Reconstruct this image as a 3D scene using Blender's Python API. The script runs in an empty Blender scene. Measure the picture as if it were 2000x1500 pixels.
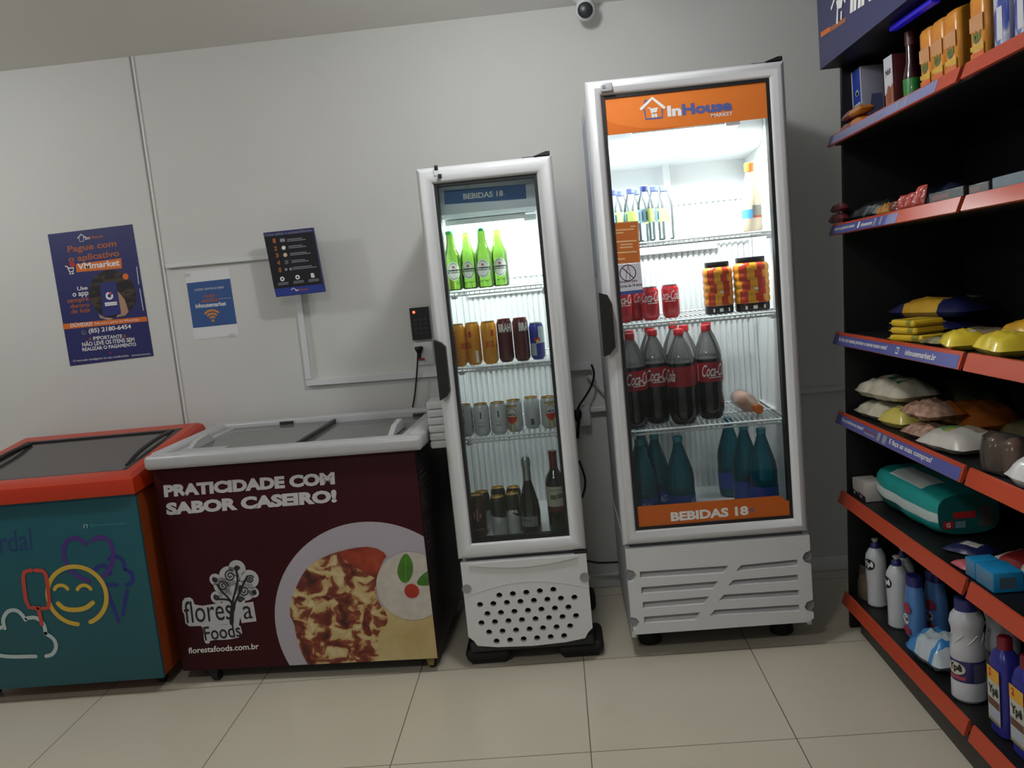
import bpy, bmesh, math, random
from mathutils import Vector, Matrix
from mathutils.geometry import tessellate_polygon

SC = bpy.context.scene
COL = SC.collection
random.seed(7)

# ------------------------------------------------------------------ camera
CAM = Vector((0.0142, -3.0163, 1.4395))
YAW, PITCH, ROLL, FPX = map(float, (-3.3335, -7.6617, -5.5764, 1707.5))
_cy, _sy = math.cos(math.radians(YAW)), math.sin(math.radians(YAW))
_cp, _sp = math.cos(math.radians(PITCH)), math.sin(math.radians(PITCH))
_cr, _sr = math.cos(math.radians(ROLL)), math.sin(math.radians(ROLL))
FWD = Vector((_sy*_cp, _cy*_cp, _sp))
_r0 = Vector((_cy, -_sy, 0)); _u0 = _r0.cross(FWD)
RGT = _cr*_r0 + _sr*_u0
UPV = -_sr*_r0 + _cr*_u0
cam_d = bpy.data.cameras.new('camera')
cam_d.sensor_fit = 'HORIZONTAL'; cam_d.sensor_width = 36
cam_d.lens = 36*FPX/2000
cam_d.clip_start = 0.02
cam = bpy.data.objects.new('camera', cam_d); COL.objects.link(cam)
mw = Matrix((RGT, UPV, -FWD)).transposed().to_4x4(); mw.translation = CAM
cam.matrix_world = mw
SC.camera = cam

# ------------------------------------------------------------------ world, exposure
SC.view_settings.view_transform = 'Standard'
SC.view_settings.look = 'None'
SC.view_settings.gamma = 1
SC.view_settings.use_curve_mapping = False
SC.view_settings.exposure = 0.0
W = bpy.data.worlds.new('room_light'); SC.world = W; W.use_nodes = True
W.node_tree.nodes['Background'].inputs[0].default_value = (0.93, 0.97, 1.0, 1)
W.node_tree.nodes['Background'].inputs[1].default_value = 0.19

def lamp(name, loc, size, power, color=(1, 1, 1), rot=(0, 0, 0), size_y=None, spread=None):
    d = bpy.data.lights.new(name, 'AREA'); d.size = size; d.energy = power; d.color = color
    if size_y: d.shape = 'RECTANGLE'; d.size_y = size_y
    if spread: d.spread = spread
    o = bpy.data.objects.new(name, d); o.location = loc; o.rotation_euler = rot; COL.objects.link(o)
    return o
def bulb(name, loc, radius, power, color):
    d = bpy.data.lights.new(name, 'POINT'); d.shadow_soft_size = radius; d.energy = power; d.color = color
    o = bpy.data.objects.new(name, d); o.location = loc; COL.objects.link(o)
bulb('ceiling_lamp', (-0.02, -0.58, 2.34), 0.06, 21, (0.97, 0.99, 1.0))
bulb('ceiling_lamp', (-2.75, -0.62, 2.34), 0.07, 22, (0.97, 0.99, 1.0))
lamp('ceiling_lamp', (-0.7, -2.7, 2.44), 0.3, 20.0, (1.0, 0.98, 0.95))  # unseen lamp behind the camera, added to fill the room

# ------------------------------------------------------------------ materials
def lin(h):
    h = h.lstrip('#'); o = []
    for i in (0, 2, 4):
        c = int(h[i:i+2], 16)/255
        o.append(c/12.92 if c <= 0.04045 else ((c+0.055)/1.055)**2.4)
    return (o[0], o[1], o[2], 1)
MATS = {}
def mat(name, hexc, rough=0.5, metal=0.0, spec=0.5, emit=None, es=0, coat=0):
    if name in MATS: return MATS[name]
    m = bpy.data.materials.new(name); m.use_nodes = True
    b = m.node_tree.nodes['Principled BSDF']
    b.inputs['Base Color'].default_value = lin(hexc)
    b.inputs['Roughness'].default_value = rough
    b.inputs['Metallic'].default_value = metal
    b.inputs['Specular IOR Level'].default_value = spec
    b.inputs['Coat Weight'].default_value = coat
    if emit:
        b.inputs['Emission Color'].default_value = lin(emit); b.inputs['Emission Strength'].default_value = es
    MATS[name] = m
    return m
def noisy(name, stops, scale=20, rough=0.5, detail=3, bump=0.0, spec=0.5, stretch=(1, 1, 1), distort=0.0):
    """procedural noise through a colour ramp"""
    if name in MATS: return MATS[name]
    m = bpy.data.materials.new(name); m.use_nodes = True
    nt = m.node_tree; b = nt.nodes['Principled BSDF']
    tc = nt.nodes.new('ShaderNodeTexCoord'); mp = nt.nodes.new('ShaderNodeMapping')
    mp.inputs['Scale'].default_value = stretch
    nz = nt.nodes.new('ShaderNodeTexNoise'); nz.inputs['Scale'].default_value = scale
    nz.inputs['Detail'].default_value = detail; nz.inputs['Distortion'].default_value = distort
    cr = nt.nodes.new('ShaderNodeValToRGB')
    el = cr.color_ramp.elements
    while len(el) < len(stops): el.new(0.5)
    for e, (p, h) in zip(el, stops): e.position = p; e.color = lin(h)
    L = nt.links.new
    L(tc.outputs['Object'], mp.inputs[0]); L(mp.outputs[0], nz.inputs['Vector'])
    L(nz.outputs['Fac'], cr.inputs[0]); L(cr.outputs[0], b.inputs['Base Color'])
    b.inputs['Roughness'].default_value = rough; b.inputs['Specular IOR Level'].default_value = spec
    if bump:
        bp = nt.nodes.new('ShaderNodeBump'); bp.inputs['Strength'].default_value = bump
        L(nz.outputs['Fac'], bp.inputs['Height']); L(bp.outputs[0], b.inputs['Normal'])
    MATS[name] = m
    return m
def clear(name, tint='#ffffff', body=0.0, bodycol='#ffffff', ior=1.45, rough=0.03):
    """thin clear sheet: tinted see-through, a share of plain body colour, a glossy skin"""
    if name in MATS: return MATS[name]
    m = bpy.data.materials.new(name); m.use_nodes = True
    nt = m.node_tree; nt.nodes.remove(nt.nodes['Principled BSDF'])
    out = nt.nodes['Material Output']; L = nt.links.new
    tr = nt.nodes.new('ShaderNodeBsdfTransparent'); tr.inputs[0].default_value = lin(tint)
    last = tr
    if body > 0:
        df = nt.nodes.new('ShaderNodeBsdfDiffuse'); df.inputs[0].default_value = lin(bodycol)
        mx = nt.nodes.new('ShaderNodeMixShader'); mx.inputs[0].default_value = body
        L(tr.outputs[0], mx.inputs[1]); L(df.outputs[0], mx.inputs[2]); last = mx
    gl = nt.nodes.new('ShaderNodeBsdfGlossy'); gl.inputs['Roughness'].default_value = rough
    fr = nt.nodes.new('ShaderNodeFresnel'); fr.inputs[0].default_value = ior
    m2 = nt.nodes.new('ShaderNodeMixShader')
    L(fr.outputs[0], m2.inputs[0]); L(last.outputs[0], m2.inputs[1]); L(gl.outputs[0], m2.inputs[2])
    L(m2.outputs[0], out.inputs[0])
    MATS[name] = m
    return m

WHITE = mat('white_paint', '#dcdcda', 0.45)
PLASTIC = mat('white_plastic', '#d9dadb', 0.35)
LINER = mat('fridge_liner', '#e6e8e8', 0.35)
FRAME = mat('door_frame_white', '#d2d4d6', 0.3)
WIRE = mat('coated_wire', '#dcdfe0', 0.25)
BLACK = mat('black_plastic', '#141416', 0.45)
RUBBER = mat('black_rubber', '#101011', 0.7)
GLASS = clear('door_glass', '#f6faf9', ior=1.35, rough=0.02)
LIDGLASS = clear('lid_glass', '#cfd6d4', 0.35, '#b4bab6', 1.5, 0.08)
DARKGLASS = clear('dark_lid_glass', '#5a5654', 0.35, '#6b6460', 1.9, 0.12)
INK_W = mat('print_white', '#e6e4e2', 0.5)
INK_DIM = mat('print_pale_grey', '#8f9097', 0.5)
INK_K = mat('print_black', '#111015', 0.5)
INK_O = mat('print_orange', '#d96f22', 0.5)
INK_BR = mat('print_burnt_orange', '#a85a30', 0.5)
INK_B = mat('print_blue', '#3a4a86', 0.5)
INK_N = mat('print_navy', '#272a63', 0.45)
INK_R = mat('print_red', '#b8242a', 0.5)
CABLE = mat('cable_black', '#0c0c0d', 0.5)

# ------------------------------------------------------------------ mesh helpers
_TX = {}
def text_mesh(s, bold=0.0, shear=0.0):
    k = (s, bold, shear)
    if k in _TX: return _TX[k]
    cu = bpy.data.curves.new('t', 'FONT'); cu.body = s; cu.resolution_u = 3; cu.offset = bold; cu.shear = shear
    o = bpy.data.objects.new('t', cu); COL.objects.link(o)
    dg = bpy.context.evaluated_depsgraph_get(); dg.update()
    me = bpy.data.meshes.new_from_object(o.evaluated_get(dg))
    vs = [(v.co.x, v.co.y) for v in me.vertices]; fs = [tuple(p.vertices) for p in me.polygons]
    bpy.data.objects.remove(o); bpy.data.curves.remove(cu); bpy.data.meshes.remove(me)
    x0 = min(v[0] for v in vs); x1 = max(v[0] for v in vs); y0 = min(v[1] for v in vs); y1 = max(v[1] for v in vs)
    _TX[k] = ([((x-x0)/(x1-x0), (y-y0)/(y1-y0)) for x, y in vs], fs, (x1-x0)/(y1-y0))
    return _TX[k]

class MB:
    """collects shapes into one mesh with several material slots"""
    def __init__(s): s.v = []; s.f = []; s.mi = []; s.mats = []; s.M = Matrix.Identity(4)
    def idx(s, m):
        if m not in s.mats: s.mats.append(m)
        return s.mats.index(m)
    def add(s, vs, fs, m):
        b = len(s.v); s.v += [s.M @ Vector(v) for v in vs]
        if isinstance(m, list):
            ii = [s.idx(k) for k in m]
        else:
            ii = [s.idx(m)]*len(fs)
        for f, i in zip(fs, ii): s.f.append([b+k for k in f]); s.mi.append(i)
    def box(s, x0, x1, y0, y1, z0, z1, m, r=0.0, seg=2):
        bm = bmesh.new(); bmesh.ops.create_cube(bm, size=1)
        for v in bm.verts:
            v.co = Vector(((x0+x1)/2+v.co.x*(x1-x0), (y0+y1)/2+v.co.y*(y1-y0), (z0+z1)/2+v.co.z*(z1-z0)))
        if r > 0:
            r = min(r, .49*min(abs(x1-x0), abs(y1-y0), abs(z1-z0)))
            bmesh.ops.bevel(bm, geom=bm.edges[:], offset=r, segments=seg, profile=0.5, affect='EDGES')
        s.frombm(bm, m)
    def frombm(s, bm, m):
        bm.verts.index_update()
        s.add([v.co.copy() for v in bm.verts], [[v.index for v in f.verts] for f in bm.faces], m); bm.free()
    def lathe(s, prof, m, seg=20, c=(0, 0, 0), sx=1.0, sy=1.0):
        """prof: [(r, z)] ; m: one material or one per segment"""
        vs = []; fs = []; ms = []
        ring = []
        for r, z in prof:
            if r < 1e-5: ring.append([len(vs)]); vs.append((c[0], c[1], c[2]+z))
            else:
                ring.append(list(range(len(vs), len(vs)+seg)))
                vs += [(c[0]+sx*r*math.cos(2*math.pi*k/seg), c[1]+sy*r*math.sin(2*math.pi*k/seg), c[2]+z) for k in range(seg)]
        for i in range(len(prof)-1):
            a, b = ring[i], ring[i+1]; mm = m[i] if isinstance(m, list) else m
            for k in range(seg):
                k2 = (k+1) % seg
                if len(a) == 1 and len(b) == 1: continue
                if len(a) == 1: f = [a[0], b[k2], b[k]]
                elif len(b) == 1: f = [a[k], a[k2], b[0]]
                else: f = [a[k], a[k2], b[k2], b[k]]
                fs.append(f); ms.append(mm)
        s.add(vs, fs, ms)
    def tube(s, pts, r, m, seg=8, smooth=0):
        pts = [Vector(p) for p in pts]
        for _ in range(smooth):
            n = [pts[0]]
            for a, b in zip(pts, pts[1:]): n += [a*.75+b*.25, a*.25+b*.75]
            pts = n+[pts[-1]]
        vs = []; fs = []; n = len(pts); up = None
        for i, p in enumerate(pts):
            t = (pts[min(i+1, n-1)]-pts[max(i-1, 0)]).normalized()
            if up is None: up = Vector((0, 0, 1)) if abs(t.z) < .9 else Vector((0, 1, 0))
            a = t.cross(up).normalized(); b = a.cross(t); up = b
            for k in range(seg):
                an = 2*math.pi*k/seg; vs.append(p+r*(math.cos(an)*a+math.sin(an)*b))
        for i in range(n-1):
            for k in range(seg):
                k2 = (k+1) % seg; fs.append([i*seg+k, i*seg+k2, (i+1)*seg+k2, (i+1)*seg+k])
        fs.append(list(range(seg))[::-1]); fs.append([(n-1)*seg+k for k in range(seg)])
        s.add(vs, fs, m)
    def ngon(s, pts, m):
        pts = [Vector(p) for p in pts]
        if len(pts) <= 4: s.add(pts, [list(range(len(pts)))], m); return
        s.add(pts, [list(t) for t in tessellate_polygon([pts])], m)
    def prism(s, outline, y0, y1, m, axis='y'):
        """outline [(a, b)] in the plane across the axis, extruded"""
        def P(a, b, t): return {'y': (a, t, b), 'x': (t, a, b), 'z': (a, b, t)}[axis]
        n = len(outline); A = [P(a, b, y0) for a, b in outline]; B = [P(a, b, y1) for a, b in outline]
        tri = [list(t) for t in tessellate_polygon([[Vector(p) for p in A]])]
        s.add(A+B, tri+[[k+n for k in t[::-1]] for t in tri]+[[i, (i+1) % n, n+(i+1) % n, n+i] for i in range(n)], m)
    def text(s, st, o, u, v, m, bold=0.0):
        """text filling the box with corner o and edge vectors u (along), v (up)"""
        vs, fs, _ = text_mesh(st, bold); o, u, v = Vector(o), Vector(u), Vector(v)
        s.add([o+u*x+v*y for x, y in vs], fs, m)
    def cyltext(s, st, r, a0, a1, z0, z1, m, bold=0.0, c=(0, 0), shear=0.0):
        """text wrapped on a cylinder round (c): from angle a0 (left) to a1"""
        vs, fs, _ = text_mesh(st, bold, shear)
        s.add([(c[0]+r*math.cos(a0+(a1-a0)*x), c[1]+r*math.sin(a0+(a1-a0)*x), z0+(z1-z0)*y) for x, y in vs], fs, m)
    def cylpatch(s, r, a0, a1, z0, z1, m, n=6):
        vs = []; fs = []
        for k in range(n+1):
            a = a0+(a1-a0)*k/n; vs += [(r*math.cos(a), r*math.sin(a), z0), (r*math.cos(a), r*math.sin(a), z1)]
        for k in range(n): fs.append([2*k, 2*k+2, 2*k+3, 2*k+1])
        s.add(vs, fs, m)
    def cyldisc(s, r, a, z, da, dz, m, n=12):
        """round spot wrapped on a cylinder"""
        vs = []; fs = []
        for k in range(n+1):
            x = -math.cos(math.pi*k/n); h = dz*math.sqrt(max(0, 1-x*x)); an = a+da*x
            vs += [(r*math.cos(an), r*math.sin(an), z-h), (r*math.cos(an), r*math.sin(an), z+h)]
        for k in range(n): fs.append([2*k, 2*k+2, 2*k+3, 2*k+1])
        s.add(vs, fs, m)
    def build(s, name, parent=None, angle=35, recalc=False):
        me = bpy.data.meshes.new(name)
        off = Vector((0, 0, 0)); p = parent
        while p is not None: off += p.location; p = p.parent
        me.from_pydata([v-off for v in s.v], [], s.f)
        for m in s.mats: me.materials.append(m)
        me.polygons.foreach_set('material_index', s.mi)
        me.polygons.foreach_set('use_smooth', [True]*len(s.f))
        me.set_sharp_from_angle(angle=math.radians(angle))
        me.update()
        o = bpy.data.objects.new(name, me); COL.objects.link(o)
        if parent: o.parent = parent
        return o

def tag(o, label, cat, group=None):
    o['label'] = label; o['category'] = cat
    if group: o['group'] = group
    return o
def thing(name, label, cat, loc=(0, 0, 0), group=None):
    o = bpy.data.objects.new(name, None); o.location = loc; o.empty_display_size = .05
    COL.objects.link(o); return tag(o, label, cat, group)
def struct(o): o['kind'] = 'structure'; return o
CH = {}
def kids(o):
    return [c for c in bpy.data.objects if c.parent == o]
def dup(root, loc, rot=(0, 0, 0), label=None, group=None, scale=None):
    r = root.copy(); COL.objects.link(r); r.location = loc; r.rotation_euler = rot
    if scale: r.scale = scale
    if label: r['label'] = label
    if group: r['group'] = group
    if root.name not in CH: CH[root.name] = [(k, kids(k)) for k in kids(root)]
    for k, sub in CH[root.name]:
        c = k.copy(); COL.objects.link(c); c.parent = r
        for g in sub:
            d = g.copy(); COL.objects.link(d); d.parent = c
    return r
class Place:
    """first use moves the original, later uses copy it"""
    def __init__(s, root): s.root = root; s.used = False; CH[root.name] = [(k, kids(k)) for k in kids(root)]
    def __call__(s, loc, rot=(0, 0, 0), label=None, group=None, scale=None):
        if not s.used:
            s.used = True; r = s.root; r.location = loc; r.rotation_euler = rot
            if scale: r.scale = scale
            if label: r['label'] = label
            if group: r['group'] = group
            return r
        return dup(s.root, loc, rot, label, group, scale)

# where the sight line through a point of the photo meets a real surface
def ray(q): return FWD + RGT*((q[0]-1000)/FPX) - UPV*((q[1]-750)/FPX)
def hit(q, P, N):
    d = ray(q); P = Vector(P); N = Vector(N); return CAM + d*((P-CAM).dot(N)/d.dot(N))
def atY(q, y): return hit(q, (0, y, 0), (0, 1, 0))
def atX(q, x): return hit(q, (x, 0, 0), (1, 0, 0))
def atZ(q, z): return hit(q, (0, 0, z), (0, 0, 1))

class Panel:
    """flat printed face: draws onto a plane, thin layers of ink above it"""
    def __init__(s, mb, P, N, step=0.0006, clip=None):
        s.mb = mb; s.P = Vector(P); s.N = Vector(N).normalized(); s.step = step; s.clip = clip
        s.U = Vector((0, 0, 1)).cross(s.N).normalized(); s.V = s.N.cross(s.U)
    def uv(s, q): d = hit(q, s.P, s.N)-s.P; return (d.dot(s.U), d.dot(s.V))
    def w(s, a, l): return s.P+s.U*a[0]+s.V*a[1]+s.N*(s.step*l)
    def polyuv(s, uv, m, l=1):
        if s.clip:
            u0, u1, v0, v1 = s.clip
            for ax, lim, sg in ((0, u0, 1), (0, u1, -1), (1, v0, 1), (1, v1, -1)):
                o = []; n = len(uv)
                for i in range(n):
                    a, b = uv[i], uv[(i+1) % n]; da, db = (a[ax]-lim)*sg, (b[ax]-lim)*sg
                    if da >= 0: o.append(a)
                    if da*db < 0:
                        t = da/(da-db); o.append((a[0]+(b[0]-a[0])*t, a[1]+(b[1]-a[1])*t))
                uv = o
                if len(uv) < 3: return
        s.mb.ngon([s.w(a, l) for a in uv], m)
    def poly(s, qs, m, l=1, smooth=0):
        uv = [s.uv(q) for q in qs]
        for _ in range(smooth):
            n = len(uv); o = []
            for i in range(n):
                a, b = uv[i], uv[(i+1) % n]
                o += [(a[0]*.75+b[0]*.25, a[1]*.75+b[1]*.25), (a[0]*.25+b[0]*.75, a[1]*.25+b[1]*.75)]
            uv = o
        s.polyuv(uv, m, l)
    def disc(s, q, r, m, l=1, n=40, sx=1):
        c = s.uv(q); s.polyuv([(c[0]+sx*r*math.cos(2*math.pi*k/n), c[1]+r*math.sin(2*math.pi*k/n)) for k in range(n)], m, l)
    def strokeuv(s, uv, w, m, l=1, smooth=2, caps=True):
        for _ in range(smooth):
            n = [uv[0]]
            for a, b in zip(uv, uv[1:]): n += [(a[0]*.75+b[0]*.25, a[1]*.75+b[1]*.25), (a[0]*.25+b[0]*.75, a[1]*.25+b[1]*.75)]
            uv = n+[uv[-1]]
        L = []; R = []
        for i, p in enumerate(uv):
            a, b = uv[max(i-1, 0)], uv[min(i+1, len(uv)-1)]
            dx, dy = b[0]-a[0], b[1]-a[1]; d = math.hypot(dx, dy) or 1
            L.append((p[0]-dy/d*w/2, p[1]+dx/d*w/2)); R.append((p[0]+dy/d*w/2, p[1]-dx/d*w/2))
        n = len(uv)
        s.mb.add([s.w(a, l) for a in L+R], [[i, n+i, n+i+1, i+1] for i in range(n-1)], m)
        if caps:
            for k, p in enumerate((uv[0], uv[-1])):
                s.polyuv([(p[0]+w/2*math.cos(2*math.pi*j/10), p[1]+w/2*math.sin(2*math.pi*j/10)) for j in range(10)], m, l+.2)
    def stroke(s, qs, w, m, l=1, smooth=2, caps=True): s.strokeuv([s.uv(q) for q in qs], w, m, l, smooth, caps)
    def arc(s, q, r, a0, a1, w, m, l=1, n=24, caps=True):
        c = s.uv(q); s.strokeuv([(c[0]+r*math.cos(math.radians(a0+(a1-a0)*k/n)), c[1]+r*math.sin(math.radians(a0+(a1-a0)*k/n))) for k in range(n+1)], w, m, l, 0, caps)
    def spiral(s, q, r, turns, a0, w, m, l=1):
        c = s.uv(q); n = int(22*turns)
        s.strokeuv([(c[0]+r*(1-.85*k/n)*math.cos(a0+turns*2*math.pi*k/n), c[1]+r*(1-.85*k/n)*math.sin(a0+turns*2*math.pi*k/n)) for k in range(n+1)], w, m, l, 0)
    def text(s, st, BL, BR, TL, m, l=1, bold=0.0):
        o = hit(BL, s.P, s.N); u = hit(BR, s.P, s.N)-o; v = hit(TL, s.P, s.N)-o
        s.mb.text(st, o+s.N*(s.step*l), u, v, m, bold)
def K(pts, ox, oy, k): return [(ox+x*k, oy+y*k) for x, y in pts]

# ================================================================== THE SETTING
WY = 0.706; CZ = 2.453
def floor_material():
    m = bpy.data.materials.new('porcelain_tiles'); m.use_nodes = True
    nt = m.node_tree; b = nt.nodes['Principled BSDF']; L = nt.links.new
    tc = nt.nodes.new('ShaderNodeTexCoord'); sp = nt.nodes.new('ShaderNodeSeparateXYZ'); L(tc.outputs['Object'], sp.inputs[0])
    def math_(op, a, v=None):
        n = nt.nodes.new('ShaderNodeMath'); n.operation = op
        if hasattr(a, 'links'): L(a, n.inputs[0])
        else: n.inputs[0].default_value = a
        if v is not None:
            if hasattr(v, 'links'): L(v, n.inputs[1])
            else: n.inputs[1].default_value = v
        return n.outputs[0]
    ds = []
    for ax in ('X', 'Y'):
        f = math_('FRACT', math_('ADD', math_('DIVIDE', sp.outputs[ax], 0.6), 100.5))
        ds.append(math_('ABSOLUTE', math_('SUBTRACT', f, 0.5)))
    grout = math_('LESS_THAN', math_('MINIMUM', ds[0], ds[1]), 0.0026)
    nz = nt.nodes.new('ShaderNodeTexNoise'); nz.inputs['Scale'].default_value = 2.2; nz.inputs['Detail'].default_value = 4
    L(tc.outputs['Object'], nz.inputs['Vector'])
    cr = nt.nodes.new('ShaderNodeValToRGB'); cr.color_ramp.elements[0].color = lin('#c4bda9'); cr.color_ramp.elements[1].color = lin('#d3cdbb')
    L(nz.outputs['Fac'], cr.inputs[0])
    mx = nt.nodes.new('ShaderNodeMixRGB'); L(grout, mx.inputs[0]); L(cr.outputs[0], mx.inputs[1]); mx.inputs[2].default_value = lin('#5d5545')
    L(mx.outputs[0], b.inputs['Base Color'])
    r = math_('ADD', math_('MULTIPLY', grout, 0.5), 0.22); L(r, b.inputs['Roughness'])
    return m
mb = MB(); mb.box(-5, 3.2, -5.5, WY+.1, -.1, 0, floor_material()); struct(mb.build('floor'))
mb = MB(); mb.box(-5, 3.2, -5.5, WY+.1, CZ, CZ+.1, mat('ceiling_paint', '#e4e2dd', .8)); struct(mb.build('ceiling'))
WALLM = noisy('wall_paint', [(0.3, '#cfcfcb'), (0.7, '#d5d4d0')], 1.5, .6)
mb = MB(); mb.box(-5, 3.2, WY, WY+.1, 0, CZ, WALLM); struct(mb.build('wall_back'))
# panel joint with its thin dark line, and the white base strip
mb = MB(); x = -1.655
mb.box(x-.005, x+.004, WY-.004, WY, 0.1, CZ, mat('joint_strip', '#8c8b86', .6)); mb.box(x+.004, x+.012, WY-.006, WY, .1, CZ, WHITE)
struct(mb.build('trim_1'))
mb = MB(); mb.box(-5, 3.2, WY-.014, WY, 0, .062, WHITE, .004); struct(mb.build('baseboard_back'))

# ------------------------------------------------------------------ wall fixtures
def trunk(name, x0, x1, z0, z1, label):
    mb = MB(); mb.box(x0, x1, WY-.018, WY, z0, z1, PLASTIC, .003); o = mb.build(name); tag(o, label, 'cable duct'); return o
mb = MB(); mb.M = Matrix.Translation((0, 0, 0))
mb.prism([(-1.632, 1.572), (-1.118, 1.568), (-1.118, 1.586), (-1.632, 1.588)], WY-.018, WY, PLASTIC)
tag(mb.build('cable_duct'), 'white horizontal cable duct on the wall above the small blue notice', 'cable duct')
mb = MB(); mb.prism([(-1.088, 1.04), (-1.064, 1.04), (-1.064, 1.45), (-1.088, 1.45)], WY-.02, WY, PLASTIC)
tag(mb.build('cable_duct'), 'white vertical cable duct running down the wall below the dark instruction board', 'cable duct')
mb = MB(); mb.prism([(-1.088, 1.012), (-.35, 1.0), (-.35, 1.026), (-1.088, 1.038)], WY-.02, WY, PLASTIC)
tag(mb.build('cable_duct'), 'long white horizontal cable duct on the wall above the maroon freezer', 'cable duct')
mb = MB(); mb.prism([(-.35, .975), (.14, .975), (.14, 1.004), (-.35, 1.004)], WY-.03, WY, PLASTIC)
tag(mb.build('cable_duct'), 'white horizontal cable duct on the wall between the two drinks fridges', 'cable duct')
mb = MB(); mb.prism([(.123, .79), (1.6, .79), (1.6, .806), (.123, .806)], WY-.025, WY, PLASTIC)
tag(mb.build('cable_duct'), 'low white cable duct passing behind the wide fridge to the dark shelving', 'cable duct')
mb = MB(); mb.tube([(.125, WY-.012, .945), (.16, WY-.012, .905), (.20, WY-.012, .85)], .011, PLASTIC, 6)
tag(mb.build('cable_duct'), 'short slanted white duct on the wall beside the wide fridge', 'cable duct')

# large blue poster
t = thing('poster', 'tall navy poster with orange headline and payment instructions taped to the wall', 'poster', (-1.945, WY, 1.48))
mb = MB(); pc = [(93, 458), (258, 438), (300, 695), (137, 715)]
cs = [atY(q, WY-.002) for q in pc]
mb.add([c for c in cs]+[c+Vector((0, .0018, 0)) for c in cs], [[0, 1, 2, 3], [4, 7, 6, 5], [0, 4, 5, 1], [1, 5, 6, 2], [2, 6, 7, 3], [3, 7, 4, 0]], INK_N)
P = Panel(mb, (0, WY-.002, 0), (0, -1, 0))
P.stroke([(152, 465), (158.5, 457.5), (165.5, 463)], .004, INK_W, 1, 0)
P.stroke([(154.5, 465), (156, 472), (163.5, 471), (163, 463)], .002, INK_W, 1, 0)
P.text('In', (166.5, 468.5), (175, 467.3), (165.8, 461.8), INK_W, 1, .02)
P.text('House', (176, 467), (201.5, 463.5), (175.4, 460.6), INK_BR, 1, .02)
P.text('Pague com', (133, 497), (228.5, 484.5), (131.3, 481), INK_BR, 1, .025)
P.text('o aplicativo', (135, 516.5), (234, 504), (132.6, 500), INK_BR, 1, .025)
P.poly([(148.4, 516), (236.8, 504.2), (238.4, 523.9), (149.6, 531.9)], INK_O, 1)
P.text('VMmarket', (152.3, 527.3), (234.3, 518.8), (151, 515), INK_W, 2, .025)
P.stroke([(128, 520), (132, 521), (136, 531), (143, 530), (144, 523), (133, 524)], .005, INK_W, 1, 0)
P.disc((137.5, 534.5), .004, INK_W); P.disc((142.5, 534), .004, INK_W); P.disc((141, 516.5), .012, INK_R)
P.disc((220, 574), .103, noisy('poster_shelf_photo', [(.35, '#0d0b0d'), (.5, '#1c1613'), (.62, '#4a3a2a'), (.75, '#191417')], 26, .5, stretch=(.5, 1, 1.6)), 1)
P.poly([(192.7, 613), (205, 620), (222, 621), (214, 626), (196, 621)], mat('poster_hand', '#b08a70', .6), 2)
P.poly([(228, 566), (243.5, 584), (251.5, 609), (244.7, 616), (227, 620), (236, 606), (229, 590)], mat('poster_hand', '#b08a70', .6), 2)
P.poly([(195.5, 555), (196.5, 553), (225, 549), (227, 550.5), (236.8, 612), (235, 614), (203.5, 618.3), (201.4, 616.5)], mat('poster_phone_screen', '#2c3372', .4), 3)
P.arc((214.2, 577.7), .0125, 110, 420, .009, INK_W, 4); P.disc((218, 573), .006, INK_R, 5, 12)
P.poly([(205, 591), (228.5, 588.8), (229.5, 595.5), (206, 598)], INK_W, 4); P.stroke([(207, 595), (228, 592.3)], .0015, INK_DIM, 5, 0)
P.disc((245.5, 540), .013, INK_O, 2)
P.text('Use', (151.4, 567.7), (171.5, 565.4), (150.7, 560.2), INK_W, 2, .02)
P.text('o app', (142.8, 583), (173.6, 579.6), (141.6, 572.5), INK_W, 2, .02)
P.text('sempre', (132.9, 595), (174.8, 590), (131.4, 586), INK_BR, 2, .02)
P.text('dentro', (138.2, 602.2), (175.6, 598.8), (137.3, 594.2), INK_BR, 2, .02)
P.text('da loja', (140.3, 615.5), (177, 611), (139, 604.4), INK_BR, 2, .02)
P.poly([(122.4, 633), (286, 618.2), (288, 627.3), (124, 643.4)], INK_O, 1)
P.text('DÚVIDAS?', (138.2, 639.5), (181.3, 635.5), (137.2, 630.5), INK_W, 2, .02)
P.text('Fale com a gente no WhatsApp', (185.8, 635.3), (271.9, 627.2), (185.2, 629.6), INK_W, 2)
P.arc((163.5, 649.5), .0085, 0, 360, .0018, INK_DIM, 1); P.stroke([(161.5, 648), (163, 651), (165.5, 651.5)], .002, INK_DIM, 1)
P.text('(85) 2180-6454', (174, 653.3), (256.8, 644), (172.7, 642), INK_W, 1, .025)
P.text('IMPORTANTE', (182.4, 664.5), (239, 660), (181.7, 657.3), INK_W, 1, .02)
for a, b in ((176, 662.5), (243.5, 656.2)): P.poly([(a-3, b+2.4), (a+3.2, b+1.8), (a-.4, b-4)], INK_BR, 1)
P.text('NÃO LEVE OS ITENS SEM', (161.3, 677.2), (263.3, 666.8), (159.8, 667.2), INK_W, 1, .025)
P.text('REALIZAR O PAGAMENTO', (161.5, 686.3), (266.4, 675.4), (160.3, 679.4), INK_W, 1, .025)
P.disc((215.5, 689), .004, INK_R)
P.text('O mercado inteligente no seu condomínio', (143.3, 708.4), (251.5, 697.5), (142.6, 703), INK_W, 1)
P.stroke([(258, 694.5), (293, 691)], .006, INK_DIM, 1, 0)
for a, b in (((267, 521), (271, 555)), ((273, 564), (280, 606))): P.stroke([a, b], .003, INK_W, 1, 0)
mb.build('printed_sheet', t)

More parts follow.
